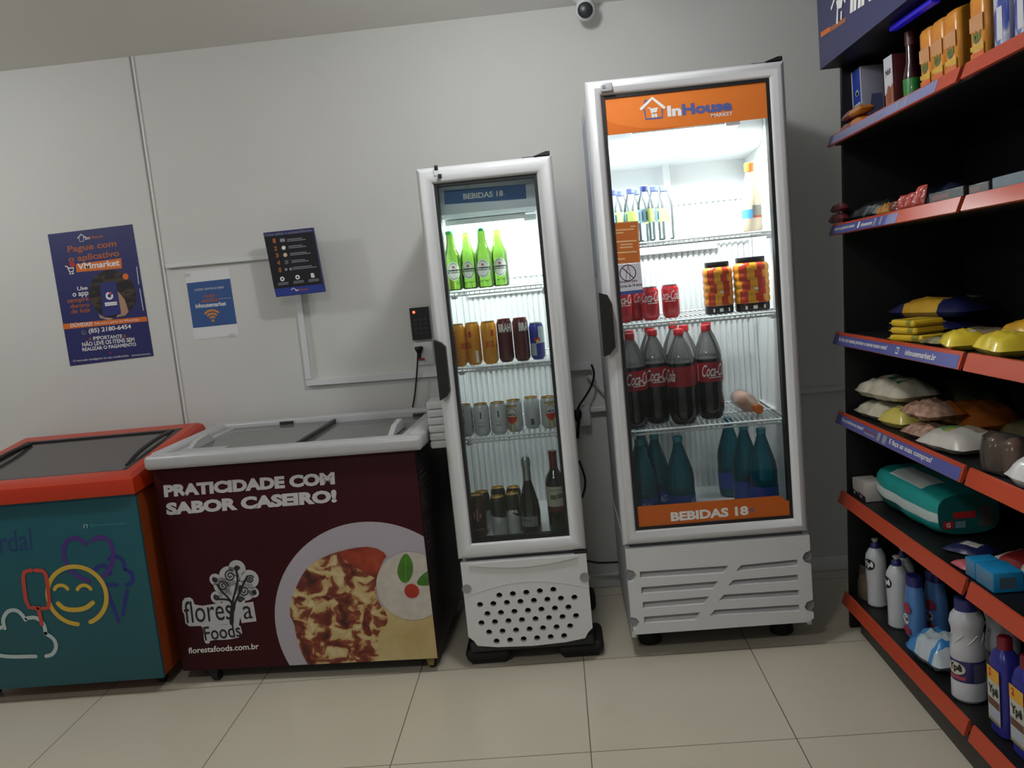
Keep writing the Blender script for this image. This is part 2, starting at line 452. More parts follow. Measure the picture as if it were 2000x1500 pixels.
# wifi notice
t = thing('notice', 'small blue square notice with orange wireless symbol on a white sheet taped to the wall', 'notice', (-1.46, WY, 1.40))
mb = MB(); cs = [atY(q, WY-.0015) for q in [(361, 531), (447.5, 522), (467, 654), (379.5, 664)]]
mb.add(cs+[c+Vector((0, .0013, 0)) for c in cs], [[0, 1, 2, 3], [4, 7, 6, 5], [0, 4, 5, 1], [1, 5, 6, 2], [2, 6, 7, 3], [3, 7, 4, 0]], mat('paper_white', '#dfdfe1', .6))
P = Panel(mb, (0, WY-.0015, 0), (0, -1, 0))
P.poly([(364.5, 553.3), (449.3, 544), (462.7, 632), (377.3, 640.8)], mat('notice_blue', '#34568f', .5), 1)
P.text('ACESSO GRÁTIS NA REDE', (380, 568.5), (437.5, 562.8), (379.3, 563.6), INK_W, 2)
P.text('rede', (398.7, 582), (420, 579.6), (398, 574.6), INK_BR, 2, .02); P.text('senha', (395.2, 591.2), (427, 587.6), (394.4, 583.4), INK_BR, 2, .02)
P.stroke([(428, 583.5), (451, 581.5)], .003, INK_DIM, 2, 0)
P.text('inhousemarket', (382.7, 602), (442.2, 596.6), (381.4, 593.4), INK_W, 2, .025)
for r_ in (.016, .03, .044): P.arc((416, 626), r_, 45, 135, .0085, mat('wifi_orange', '#d08232', .5), 2, 14, False)
P.disc((416.3, 626), .006, mat('wifi_orange', '#d08232', .5), 2)
mb.build('printed_sheet', t)
for nm, q, r_ in (('tape', (365, 537), .012), ('tape', (452, 655), .012)):
    c = atY(q, WY-.003); m2 = MB(); m2.box(c.x-r_, c.x+r_, c.y, c.y+.001, c.z-.007, c.z+.007, mat('tape_clear', '#c5c6c8', .3)); m2.build('tape', t)

# instruction board standing off the wall
BY = .585
t = thing('instruction_board', 'dark blue-edged instruction board with numbered orange steps mounted off the wall', 'sign', (-1.05, WY, 1.54))
c4 = [atY(q, BY) for q in [(513.9, 454.7), (610.7, 444.5), (634.7, 569.9), (539.5, 580.5)]]
x0, x1, z1, z0 = (c4[0].x+c4[3].x)/2, (c4[1].x+c4[2].x)/2, (c4[0].z+c4[1].z)/2, (c4[2].z+c4[3].z)/2
mb = MB(); mb.prism([(v.x, v.z) for v in (c4[3], c4[2], c4[1], c4[0])], BY, BY+.02, INK_N)
P = Panel(mb, (0, BY, 0), (0, -1, 0), .0006)
P.poly([(516.5, 463), (612, 453), (629.5, 554), (535.5, 564)], mat('board_dark', '#16151c', .4), 1)
P.text('Como utilizar o autoatendimento', (518, 462), (609, 452), (517.2, 456.5), INK_DIM, 2)
for i, (cx, cy) in enumerate([(735, 190), (745, 245), (757, 297), (767, 350), (778, 403)]):
    q = (340+cx*.2667, 420+cy*.2667)
    P.text(str(i+1), (q[0]-2.6, q[1]+4.5), (q[0]+3.2, q[1]+4), (q[0]-3.6, q[1]-4.5), INK_BR, 2, .05)
    ic = (340+(cx+58)*.2667, 420+(cy-5)*.2667)
    if i == 0: P.poly([(ic[0]-5, ic[1]-3), (ic[0]+4.5, ic[1]-4), (ic[0]+5.5, ic[1]+2.5), (ic[0]-4, ic[1]+3.5)], INK_DIM, 2)
    elif i == 4: P.disc((ic[0]-4, ic[1]), .006, INK_DIM, 2, 12); P.disc((ic[0]+5, ic[1]-.7), .006, INK_DIM, 2, 12)
    elif i == 3:
        for k in (-2.6, 0, 2.6): P.stroke([(ic[0]-3, ic[1]+k+.3), (ic[0]+3, ic[1]+k-.3)], .0025, INK_DIM, 2, 0)
    else: P.disc(ic, .0085, mat('icon_cream', '#cdbd9d', .5) if i == 2 else INK_W, 2, 16)
    tx = [(828, 965, 180), (838, 967, 230), (850, 1000, 282), (860, 985, 335), (870, 1043, 385)][i]
    for k, fr in ((0, .8), (12, 1)):
        a = (340+tx[0]*.2667, 420+(tx[2]+k)*.2667); L_ = (tx[1]-tx[0])*.2667*fr
        P.stroke([a, (a[0]+L_, a[1]-L_*.105)], .0032, INK_DIM, 2, 0, False)
for cx, cy in ((793, 468), (905, 455), (1015, 443)):
    q = (340+cx*.2667, 420+cy*.2667)
    if cx < 1000: P.disc(q, .0095, INK_W, 2, 18); P.disc(q, .004, mat('board_dark', '', .4), 3, 10)
    else: P.poly([(q[0]-4, q[1]-4.4), (q[0]+2, q[1]-5), (q[0]+4.4, q[1]+3.6), (q[0]-2.6, q[1]+4.4)], INK_W, 2)
    for k in (7.6, 10.6): P.stroke([(q[0]-8, q[1]+k+1.2), (q[0]+12, q[1]+k-1.2)], .003, INK_DIM, 2, 0, False)
P.poly([(535.8, 564.6), (629.8, 554.6), (633.5, 569), (539.3, 579)], mat('board_foot_blue', '#2a3a8c', .4), 1)
P.stroke([(569, 566), (573, 562.5), (577, 565)], .003, INK_W, 2, 0); P.text('In', (577.5, 568.8), (583, 568.2), (577, 564.5), INK_W, 2, .02); P.text('House', (584, 568), (602, 566), (583.4, 563.6), INK_BR, 2, .02)
mb.build('board', t)
mb = MB(); mb.box(-1.115, -1.015, BY+.02, WY, 1.47, 1.60, PLASTIC, .006); mb.build('wall_bracket', t)

# keypad
t = thing('keypad', 'black access keypad with glowing red light on the wall beside the slim fridge', 'keypad', (-.56, WY, 1.235))
mb = MB(); mb.prism([(-.606, 1.166), (-.525, 1.166), (-.525, 1.303), (-.606, 1.303)], WY-.022, WY, mat('keypad_black', '#1b1b1f', .35)); 
kb = mat('keypad_mark', '#34343a', .5)
for r_ in range(4):
    for c_ in range(3):
        cx, cz = -.586+.021*c_, 1.252-.019*r_
        mb.box(cx-.006, cx+.006, WY-.0232, WY-.022, cz-.005, cz+.005, kb)
mb.build('keypad_body', t)
mb = MB(); mb.M = Matrix.Translation((-.588, WY-.022, 1.285)) @ Matrix.Rotation(math.pi/2, 4, 'X')
mb.lathe([(.0, .004), (.004, .003), (.0055, 0)], mat('red_led', '#ff2a1c', .3, emit='#ff3018', es=14), 14); mb.build('indicator_light', t)

# outlet plate with plug and cable
t = thing('wall_outlet', 'white wall outlet plate below the black keypad', 'outlet', (-.565, WY, 1.11))
mb = MB(); mb.box(-.605, -.525, WY-.012, WY, 1.055, 1.155, PLASTIC, .004); mb.build('outlet_plate', t)
t = thing('power_cord', 'black plug and cord hanging from the outlet below the keypad', 'power cord', (-.58, WY-.03, 1.13))
mb = MB(); mb.M = Matrix.Translation((-.582, WY-.032, 1.118)); mb.lathe([(0, .02), (.017, .02), (.019, .012), (.009, -.01), (.005, -.03), (0, -.03)], CABLE, 14); mb.build('plug', t)
mb = MB(); mb.tube([atY(q, WY-.03) for q in [(816, 680), (816, 692), (815, 715), (812, 755), (809, 780), (805, 798)]]+[Vector((-.625, WY-.03, .80))], .0035, CABLE, 8, 1); mb.build('cord', t)
mb = MB(); c = atY((823, 702), WY-.03); mb.box(c.x-.014, c.x+.014, c.y-.002, c.y+.002, c.z-.005, c.z+.006, mat('cord_tag_red', '#8c2a33', .5), .001); mb.build('cord_tag', t)

t = thing('wall_outlet', 'grey-white outlet box on the wall between the two drinks fridges', 'outlet', (.08, WY, .77))
mb = MB(); mb.box(.045, .12, WY-.04, WY, .735, .83, PLASTIC, .005); mb.build('outlet_box', t)
t = thing('power_cord', 'black plug and loose cord between the two drinks fridges', 'power cord', (.07, WY-.06, .79))
mb = MB(); mb.M = Matrix.Translation((.065, WY-.0615, .79)); mb.lathe([(0, .022), (.014, .02), (.02, .008), (.017, -.012), (.006, -.03), (0, -.03)], CABLE, 14); mb.build('plug', t)
mb = MB(); mb.tube([atY(q, WY-.06) for q in [(1155, 712), (1160, 724), (1160, 738), (1154, 757), (1143, 775), (1131, 792), (1128, 801)]], .0045, CABLE, 8, 1)
mb.tube([atY(q, WY-.06) for q in [(1131, 800), (1131, 820), (1129, 838), (1128, 856)]], .006, CABLE, 8, 1)
mb.build('cord', t)
mb = MB(); mb.tube([atY(q, .45) for q in [(1131, 900), (1137, 915), (1143, 935), (1143, 952), (1137, 972)]], .0045, CABLE, 8, 1)
tag(mb.build('cable_loop'), 'short bend of black cable showing beside the slim fridge', 'cable')
mb = MB(); mb.tube([atY(q, .645) for q in [(1120, 1094), (1150, 1096), (1165, 1099.5), (1190, 1099), (1235, 1096)]], .005, CABLE, 8, 1)
tag(mb.build('floor_cable'), 'black cable strung low between the two drinks fridges', 'cable')

# ceiling camera
c = atY((1142, 20), .56)
t = thing('security_camera', 'small white ball security camera with dark lens under the ceiling above the fridges', 'security camera', (c.x, c.y, CZ))
mb = MB(); mb.lathe([(0, CZ-c.z), (.05, CZ-c.z), (.05, CZ-c.z-.012), (.03, CZ-c.z-.03), (.03, .02)], PLASTIC, 24, c)
mb.lathe([(.04*math.cos(a), .04*math.sin(a)) for a in [math.pi/2-k*math.pi/10 for k in range(11)]], PLASTIC, 24, c); mb.build('camera_housing', t)
mb = MB(); d = (CAM-c).normalized(); rot = Vector((0, 0, 1)).rotation_difference(Vector((0, -1, -.25)).normalized()).to_matrix().to_4x4()
mb.M = Matrix.Translation(c) @ rot; mb.lathe([(.0295, .025), (.0295, .036), (.02, .041), (0, .043)], mat('lens_dark', '#26282b', .35), 24); mb.build('lens_cover', t)

# ================================================================== FREEZERS
# orange freezer with the teal front
OX0, OX1, OYF, OYB = -2.335, -1.548, -.03, .60
t = thing('chest_freezer', 'orange-rimmed chest freezer with teal front, smiling face and ice cream drawings', 'freezer', ((OX0+OX1)/2, .28, 0))
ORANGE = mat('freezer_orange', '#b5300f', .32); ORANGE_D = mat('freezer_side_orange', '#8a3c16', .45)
TEAL = mat('freezer_teal', '#145660', .45)
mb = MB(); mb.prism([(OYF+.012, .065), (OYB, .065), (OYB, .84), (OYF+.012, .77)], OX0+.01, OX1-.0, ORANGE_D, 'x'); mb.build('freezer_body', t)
mb = MB(); mb.box(OX0+.01, OX1+.001, OYF, OYF+.014, .062, .772, TEAL, .002)
P = Panel(mb, (0, OYF, 0), (0, -1, 0), .0006)
k_ = .3867
def Q(*pts): return K(pts, 0, 780, k_)
PURP = mat('art_purple', '#482a7c', .45); NAVY = mat('art_navy', '#232a78', .45); YEL = mat('art_yellow', '#cda83a', .45); RED = mat('art_red', '#bf4334', .45); CLOUD = mat('art_white', '#b5c3c2', .45)
P.stroke(Q((432, 730), (405, 703), (362, 697), (328, 725), (318, 775), (335, 830), (375, 885), (450, 918)), .0165, PURP, 2)
P.stroke(Q((462, 716), (500, 692), (548, 706), (575, 760), (570, 830), (540, 875), (515, 900)), .0165, PURP, 2)
P.stroke(Q((480, 862), (495, 842), (530, 838), (556, 862), (555, 880)), .015, NAVY, 1); P.stroke(Q((552, 805), (575, 790), (612, 800), (628, 830), (628, 855)), .015, NAVY, 1)
P.stroke(Q((640, 862), (672, 880), (670, 925), (640, 938)), .015, NAVY, 1)
P.stroke(Q((520, 938), (590, 937)), .015, NAVY, 1, 0); P.stroke(Q((540, 965), (600, 1120)), .015, NAVY, 1, 0); P.stroke(Q((642, 965), (622, 1085)), .015, NAVY, 1, 0)
c1 = P.uv(Q((390, 990))[0]); c2 = P.uv(Q((538, 985))[0]); R_ = math.hypot(c2[0]-c1[0], c2[1]-c1[1])
P.arc(Q((390, 990))[0], R_, -72, 262, .0165, YEL, 3, 48)
for cx in (312, 428): P.arc(Q((cx, 975))[0], .028, 25, 150, .0135, YEL, 3, 10)
P.stroke(Q((295, 1030), (325, 1058), (380, 1064), (435, 1055), (470, 1026)), .0175, YEL, 3)
P.stroke(Q((160, 862), (125, 868), (117, 900), (138, 1050), (185, 1052), (190, 1058)), .0145, RED, 4, 1); P.stroke(Q((180, 862), (225, 865), (238, 900), (255, 1052), (215, 1055)), .0145, RED, 4, 1); P.stroke(Q((195, 1052), (213, 1135)), .0145, RED, 4, 0)
P.stroke(Q((25, 1155), (14, 1110), (40, 1066), (85, 1062), (112, 1085), (130, 1112)), .0145, CLOUD, 3); P.stroke(Q((135, 1105), (185, 1098), (225, 1135), (232, 1180)), .0145, CLOUD, 3)
P.stroke(Q((232, 1182), (275, 1208), (288, 1250), (268, 1288), (235, 1296)), .0145, CLOUD, 3); P.stroke(Q((182, 1297), (30, 1300), (-20, 1285), (-60, 1240), (-40, 1170), (10, 1150)), .0145, CLOUD, 3)
P.text('pardal', (-39, 1099), (65, 1087), (-45, 1044), mat('art_navy_text', '#1c3a6b', .45), 1)
P.stroke(Q((424, 650), (424, 634), (440, 632), (441, 648)), .002, INK_W, 1, 0); P.text('@sorvetespardal', (175, 1029.5), (246, 1025), (174.7, 1023.5), mat('art_faint', '#2f8a96', .45), 1)
mb.build('front_panel', t)
# rim: a sloped frame round a dark sliding glass
SL = .11
def zr(y): return .835+SL*(y-OYF)
mb = MB(); rx0, rx1, ry0, ry1 = OX0-.012, OX1+.013, OYF-.022, OYB+.03
gx0, gx1, gy0, gy1 = OX0+.055, OX1-.045, .03, .545
def rim_ring(xa, xb, ya, yb, h): return [(xa, ya, zr(ya)+h), (xb, ya, zr(ya)+h), (xb, yb, zr(yb)+h), (xa, yb, zr(yb)+h)]
low = [(rx0, ry0, .768), (rx1, ry0, .768), (rx1, ry1, .80), (rx0, ry1, .80)]
rings = [low, rim_ring(rx0, rx1, ry0, ry1, -.03), rim_ring(rx0+.006, rx1-.006, ry0+.008, ry1-.006, -.012), rim_ring(rx0+.022, rx1-.022, ry0+.03, ry1-.02, 0), rim_ring(gx0, gx1, gy0, gy1, .0), rim_ring(gx0, gx1, gy0, gy1, -.03)]
vs = [p for r_ in rings for p in r_]; fs = []
for i in range(len(rings)-1):
    for k in range(4): fs.append([4*i+k, 4*i+(k+1) % 4, 4*i+4+(k+1) % 4, 4*i+4+k])
mb.add(vs, fs, ORANGE); mb.build('rim', t, 30)
GK = mat('lid_frame_black', '#1a1719', .4)
def slab(mb, xa, xb, ya, yb, h0, h1, m):
    vs = [(x, y, zr(y)+h) for h in (h0, h1) for x, y in ((xa, ya), (xb, ya), (xb, yb), (xa, yb))]
    mb.add(vs, [[3, 2, 1, 0], [4, 5, 6, 7], [0, 1, 5, 4], [1, 2, 6, 5], [2, 3, 7, 6], [3, 0, 4, 7]], m)
mb = MB(); slab(mb, gx0+.0, gx1, gy0, gy1, -.013, -.006, DARKGLASS); gl = mb.build('glass_lid', t)
mb = MB()
for a in ((gx0, gx0+.03, gy0, gy1), (gx1-.022, gx1, gy0, gy1), (gx0, gx1, gy1-.02, gy1)): slab(mb, *a, -.012, .0, GK)
slab(mb, gx0, gx1, gy0, gy0+.008, -.012, .0, GK)
# two raised arched grips at the ends of the lid
for xa in (gx0+.03, gx1-.05):
    mb.tube([(xa+.01, gy0+.08, zr(gy0)), (xa+.012, gy0+.18, zr(gy0+.18)+.012), (xa+.012, gy1-.15, zr(gy1-.15)+.012), (xa+.01, gy1-.04, zr(gy1-.04))], .008, GK, 8, 2)
mb.build('lid_frame', t)
mb = MB(); mb.box(OX0+.06, OX1-.06, .06, .52, .30, .60, noisy('frozen_stock', [(.4, '#5c4e48'), (.6, '#7b6c63')], 9, .7), .02); mb.build('frozen_stock', t)
for x in (OX0+.07, OX1-.055):
    for y in (.075, .52):
        mb = MB(); mb.M = Matrix.Translation((x, y, .027)) @ Matrix.Rotation(math.pi/2, 4, 'Y'); mb.lathe([(0, -.011), (.024, -.011), (.027, -.007), (.027, .007), (.024, .011), (0, .011)], RUBBER, 18)
        mb.M = Matrix.Identity(4); mb.box(x-.016, x+.016, y-.016, y+.016, .05, .066, mat('caster_metal', '#8f8a78', .4, .6)); mb.build('caster', t)

# maroon freezer
MY0 = lambda x: .03-.05*(x+1.5)
N2 = Vector((-.05, -1, 0)).normalized(); ang = math.atan2(-.05, 1)
base = Vector((-1.5, .03, 0))
t = thing('chest_freezer', 'dark maroon chest freezer with sliding glass top and pasta dish picture on its front', 'freezer', (-1.0, .30, 0))
MAR = noisy('freezer_maroon', [(.3, '#30080f'), (.7, '#420d17')], 1.2, .5, spec=.2); MARS = mat('freezer_dark_side', '#1d1416', .5)
T2 = Matrix.Translation(base) @ Matrix.Rotation(ang, 4, 'Z')
mb = MB(); mb.M = T2; mb.box(.0, .975, .012, .585, .058, .842, MARS, .004)
# worn pale print on the right side
side = mat('side_print_grey', '#4a4648', .5)
for (ya, yb, za, zb) in ((.04, .16, .69, .79), (.03, .10, .60, .67), (.12, .2, .58, .67), (.03, .10, .45, .55)):
    for (a, b, c_, d) in ((ya, yb, za, za+.003), (ya, yb, zb-.003, zb), (ya, ya+.003, za, zb), (yb-.003, yb, za, zb)): mb.box(.975, .9755, a, b, c_, d, side)
    for kk in range(3):
        z_ = za+(zb-za)*(.25+.22*kk); mb.box(.975, .9755, ya+.015, yb-.02-.012*kk, z_, z_+.006, side)
mb.build('freezer_body', t)
mb = MB(); mb.M = T2; mb.box(.0, .975, -.0, .014, .056, .842, MAR, .001); mb.M = Matrix.Identity(4)
P = Panel(mb, base, N2, .0006, (.001, .974, .058, .841))
def Q(*pts): return K(pts, 280, 780, .3734)
FW_ = mat('freezer_letter_white', '#c6c4c8', .5)
P.text('PRATICIDADE COM', (321, 971.6), (654.5, 946), (319, 947.6), FW_, 1, .06)
P.text('SABOR CASEIRO!', (325.6, 1006.7), (658.3, 981), (323.6, 982), FW_, 1, .06)
PL = Q((1210, 1160))[0]; a_ = P.uv(PL); b_ = P.uv(Q((688, 1140))[0]); R_ = math.hypot(a_[0]-b_[0], a_[1]-b_[1])
PLATE = mat('plate_print', '#aaa4ae', .45)
P.disc(PL, R_, PLATE, 1, 90)
P.poly(Q((1180, 1180), (1230, 1080), (1350, 1100), (1450, 1100), (1600, 1050), (1600, 1420), (1200, 1420)), noisy('cream_sauce', [(.3, '#b39a60'), (.7, '#c7b585')], 8, .5), 2)
P.poly(Q((1000, 800), (1100, 775), (1200, 768), (1280, 810), (1250, 850), (1220, 930), (1215, 1000), (1230, 1060), (1280, 1130), (1275, 1180), (1230, 1215), (1225, 1280), (1245, 1420), (880, 1420), (830, 1330), (800, 1240), (790, 1170), (765, 1130), (770, 1060), (800, 980), (840, 900), (890, 850)),
       noisy('sauce_and_cheese', [(.30, '#34130e'), (.42, '#6b2617'), (.49, '#85432a'), (.53, '#b89c66'), (.66, '#cbbd92')], 17, .45, 4, stretch=(1, 1, 1.15), distort=.7), 3, 1)
P.poly(Q((1010, 800), (1100, 775), (1200, 768), (1280, 812), (1248, 850), (1225, 940), (1160, 905), (1080, 860)), noisy('red_sauce', [(.35, '#5a1c0f'), (.6, '#98341a'), (.75, '#a9532a')], 10, .4), 4, 1)
P.disc(Q((1402, 975))[0], .128, noisy('rice_mound', [(.3, '#b9b1a6'), (.7, '#c6bfb6')], 40, .6), 5, 48)
LEAF = noisy('basil_leaf', [(.3, '#2d5f14'), (.7, '#4f8a25')], 18, .45)
P.poly(Q((1375, 793), (1412, 850), (1410, 915), (1380, 962), (1345, 950), (1326, 900), (1342, 840)), LEAF, 7, 2); P.poly(Q((1425, 965), (1450, 920), (1515, 880), (1530, 960), (1470, 975)), LEAF, 7, 1)
P.stroke(Q((1375, 810), (1372, 880), (1378, 955)), .002, mat('leaf_vein', '#6d9c3c', .5), 8, 1)
P.disc(Q((1405, 1000))[0], .027, noisy('tomato_print', [(.3, '#8f1f10'), (.7, '#b8351c')], 12, .4), 8, 24)
LOGO = mat('logo_white', '#b9b8bc', .5)
for q, r_ in (((490, 885), .030), ((450, 925), .036), ((377, 942), .021), ((412, 975), .030), ((385, 1035), .022), ((555, 940), .033), ((530, 1000), .036), ((505, 1045), .020), ((578, 1010), .018), ((470, 990), .030), ((430, 1020), .022)): P.disc(Q(q)[0], r_*1.08, LOGO, 1, 28)
P.poly(Q((400, 1040), (520, 1010), (520, 1060), (500, 1180), (440, 1180), (420, 1070)), LOGO, 1.2)
P.poly(Q((205, 1040), (255, 1033), (272, 1085), (420, 1062), (475, 1060), (492, 1172), (300, 1185), (222, 1187), (215, 1120), (203, 1110)), LOGO, 1.4, 1)
P.poly(Q((490, 1070), (575, 1058), (592, 1160), (515, 1170)), LOGO, 1.4); P.poly(Q((295, 1178), (420, 1180), (505, 1168), (522, 1240), (440, 1258), (350, 1258), (345, 1280), (318, 1272), (315, 1200)), LOGO, 1.6, 1)
for q, r_, a0 in (((490, 884), .0095, 0), ((455, 922), .020, 1), ((376, 942), .009, 2), ((418, 975), .018, 0), ((385, 1035), .0105, 2), ((560, 940), .014, .5), ((528, 1000), .0195, 2), ((508, 1046), .011, 0), ((582, 1010), .008, 1)):
    P.spiral(Q(q)[0], r_*1.1, 1.8, a0, .0046, INK_K, 3)
for ln in (((468, 1170), (468, 1080), (450, 1040), (405, 1000), (388, 970)), ((468, 1080), (470, 1040), (490, 975), (495, 930), (485, 890)), ((475, 1100), (480, 1060), (500, 1020), (525, 960), (545, 925)), ((465, 1060), (440, 1045), (400, 1045))):
    P.stroke(Q(*ln), .0075, INK_K, 2.5, 2)
P.stroke(Q((462, 1170), (464, 1120), (470, 1070)), .016, INK_K, 2.6, 1)
P.text('flores', Q((222, 1172))[0], Q((470, 1150))[0], Q((208, 1058))[0], INK_K, 3); P.text('a', Q((528, 1150))[0], Q((575, 1145))[0], Q((518, 1082))[0], INK_K, 3)
P.text('Foods', Q((325, 1262))[0], Q((515, 1240))[0], Q((312, 1190))[0], INK_K, 3, .01)
P.text('florestafoods.com.br', (368.5, 1276.4), (505.9, 1267.4), (367.6, 1265), INK_W, 1, .015)
mb.build('front_panel', t)
# white lid frame
RIM = mat('freezer_rim_white', '#b4b5b7', .3)
mb = MB(); mb.M = T2
lx0, lx1, ly0, ly1, lt = -.012, 1.012, -.035, .60, .888
mb.box(lx0, lx1, ly0, ly0+.075, .836, lt, RIM, .016, 3)
mb.box(lx0, lx0+.06, ly0+.05, ly1, .836, lt+.004, RIM, .014, 3); mb.box(lx1-.06, lx1, ly0+.05, ly1, .836, lt+.004, RIM, .014, 3); mb.box(lx0, lx1, ly1-.05, ly1, .836, lt+.006, RIM, .012, 3)
for xx, dx in ((lx0+.10, .0), (lx1-.15, 0)):      # moulded grips at both ends
    mb.prism([(ly0+.11, lt-.02), (ly1-.28, lt-.02), (ly1-.34, lt+.018), (ly0+.20, lt+.012)], xx, xx+.02, RIM, 'x')
mb.box(lx0+.055, lx0+.10, ly0+.07, ly1-.05, .855, lt-.014, RIM, .004); mb.box(lx1-.10, lx1-.055, ly0+.07, ly1-.05, .855, lt-.014, RIM, .004)
mb.build('lid_frame', t)
DG = mat('lid_trim_dark', '#2b2d2e', .4)
for nm, xa, xb, zz in (('glass_lid', lx0+.06, .53, .868), ('glass_lid', .48, lx1-.06, .858)):
    mb = MB(); mb.M = T2; mb.box(xa, xb, ly0+.072, ly1-.05, zz, zz+.005, LIDGLASS); g = mb.build(nm, t)
    mb = MB(); mb.M = T2
    if xa < .2: mb.box(xb-.014, xb, ly0+.075, ly1-.05, zz-.004, zz+.011, DG, .002)
    else: mb.box(xa, xa+.010, ly0+.075, ly1-.05, zz-.004, zz+.008, RIM, .002)
    mb.build('lid_trim', g); mb = MB(); mb.M = T2
    xs = xa+.24 if xa < .2 else xa+.38
    mb.box(xs, xs+.06, ly1-.060, ly1-.052, zz+.004, zz+.018, DG, .002); mb.build('lid_stop', g)
mb = MB(); mb.M = T2; mb.box(lx0+.10, lx0+.27, ly0+.085, ly0+.13, .874, .884, mat('lid_lock_grey', '#a4a8a9', .35), .003); mb.build('lid_lock', t)
mb = MB(); mb.M = T2; mb.box(.07, .9, .08, .5, .3, .62, noisy('freezer_stock_pale', [(.4, '#a5a8a4'), (.6, '#c9ccc7')], 6, .6), .02); mb.build('frozen_stock', t)
CAST = mat('caster_ochre', '#8a7a3e', .5)
for x, y in ((.115, .035), (.94, .058), (.115, .53), (.93, .53)):
    mb = MB(); mb.M = T2 @ Matrix.Translation((x, y, .027)) @ Matrix.Rotation(math.pi/2, 4, 'Y'); mb.lathe([(0, -.011), (.024, -.011), (.027, -.007), (.027, .007), (.024, .011), (0, .011)], RUBBER, 18)
    mb.M = T2 @ Matrix.Translation((x, y, 0)); mb.prism([(-.018, .06), (.018, .06), (.01, .018), (-.01, .018)], -.030, -.027, CAST if x > .5 else RUBBER)
    mb.build('caster', t)

# white ribbed tray stack fixed to the side of the slim fridge
t = thing('tray_holder', 'white ribbed plastic tray stack between the maroon freezer lid and the slim fridge', 'trays', (-.446, .10, .82))
mb = MB(); TR = mat('tray_white', '#c3c6c7', .35)
for k in range(6): mb.box(-.4775, -.4060, .045, .15, .818+.0285*k, .818+.0285*k+.0275, TR, .007, 3)
mb.build('tray_stack', t)

# ================================================================== DRINKS FRIDGES
def ring_profile(mb, x0, x1, z0, z1, prof, m):
    """mitred frame: prof = [(inset, y)] swept round the rectangle"""
    vs = []; fs = []; n = len(prof)
    for ins, y in prof: vs += [(x0+ins, y, z0+ins), (x1-ins, y, z0+ins), (x1-ins, y, z1-ins), (x0+ins, y, z1-ins)]
    for i in range(n):
        j = (i+1) % n
        for k in range(4): fs.append([4*i+k, 4*i+(k+1) % 4, 4*j+(k+1) % 4, 4*j+k])
    mb.add(vs, fs, m)
RIB = noisy('ribbed_back', [(.3, '#dfe2e2'), (.7, '#e6e8e8')], 3, .35)
def fridge(name, label, X0, X1, Z0, Z1, fw, group, top):
    """upright glass-door fridge; X0..Z1 is the door outline, fw the frame width"""
    YB = .62; cx = (X0+X1)/2
    t = thing(name, label, 'fridge', (cx, .3, 0), group)
    wt = .022 if top == 'wide' else .028
    ix0, ix1 = X0+wt, X1-wt; iz0, iz1 = Z0+.035, Z1-.03; iy = .53
    CAB = mat('cabinet_white', '#cfd2d4', .4)
    mb = MB()
    mb.box(X0+.008, ix0, .03, YB, .10, Z1-.015, CAB, .004); mb.box(ix1, X1-.008, .03, YB, .10, Z1-.015, CAB, .004)
    mb.box(ix0-.002, ix1+.002, iy+.01, YB, .10, Z1-.015, CAB); mb.box(ix0-.002, ix1+.002, .03, YB, iz1, Z1-.016, CAB); mb.box(ix0-.002, ix1+.002, .03, YB, .11, iz0, CAB)
    if top == 'wide':       # pale adhesive panel on the side wall
        mb.box(X0+.0072, X0+.008, .30, .60, 1.36, 1.95, mat('side_sticker_lilac', '#a9adc2', .4))
    mb.build('cabinet', t)
    # inside: smooth walls, ribbed back
    mb = MB()
    nb = int((ix1-ix0)/.022); st = (ix1-ix0)/nb
    for k in range(nb):
        a = ix0+k*st
        mb.add([(a, iy+.01, iz0), (a+st*.3, iy, iz0), (a+st*.7, iy, iz0), (a+st, iy+.01, iz0), (a, iy+.01, iz1-.36), (a+st*.3, iy, iz1-.36), (a+st*.7, iy, iz1-.36), (a+st, iy+.01, iz1-.36)], [[0, 1, 5, 4], [1, 2, 6, 5], [2, 3, 7, 6]], RIB)
    mb.box(ix0, ix1, iy-.006, iy+.01, iz1-.37, iz1, LINER, .003)
    mb.box(ix0-.001, ix0+.003, .03, iy+.01, iz0, iz1, LINER); mb.box(ix1-.003, ix1+.001, .03, iy+.01, iz0, iz1, LINER)
    mb.box(ix0, ix1, .03, iy+.01, iz1-.003, iz1+.001, LINER); mb.box(ix0, ix1, .03, iy+.01, iz0-.001, iz0+.003, LINER)
    # slotted uprights carrying the shelves
    for x in (ix0+.004, ix1-.016):
        for y in (.036, .47): mb.box(x, x+.010, y, y+.012, iz0+.02, iz1-.3, WIRE, .002)
    mb.build('inner_liner', t)
    # door
    mb = MB(); ring_profile(mb, X0, X1, Z0, Z1, [(0, .026), (0, -.012), (.006, -.026), (.018, -.034), (fw*.55, -.036), (fw*.85, -.028), (fw, -.016), (fw, .026)], FRAME)
    d = mb.build('door_frame', t, 40)
    mb = MB(); ring_profile(mb, X0+fw-.002, X1-fw+.002, Z0+fw-.002, Z1-fw+.002, [(0, .024), (0, -.0155), (.013, -.0155), (.013, .024)], mat('gasket_black', '#18191b', .5)); mb.build('gasket', d)
    mb = MB(); mb.box(X0+fw-.001, X1-fw+.001, -.010, -.005, Z0+fw-.001, Z1-fw+.001, GLASS); gp = mb.build('glass_pane', d)
    mb = MB(); mb.prism([(X1-.06, Z1+.002), (X1-.005, Z1+.002), (X1-.005, Z1+.014), (X1-.02, Z1+.014)], -.02, .06, BLACK); mb.box(X1-.10, X1-.04, .0, .05, Z1, Z1+.004, BLACK); mb.build('hinge', t)
    return t, d, gp, (ix0, ix1, iz0, iz1, iy)

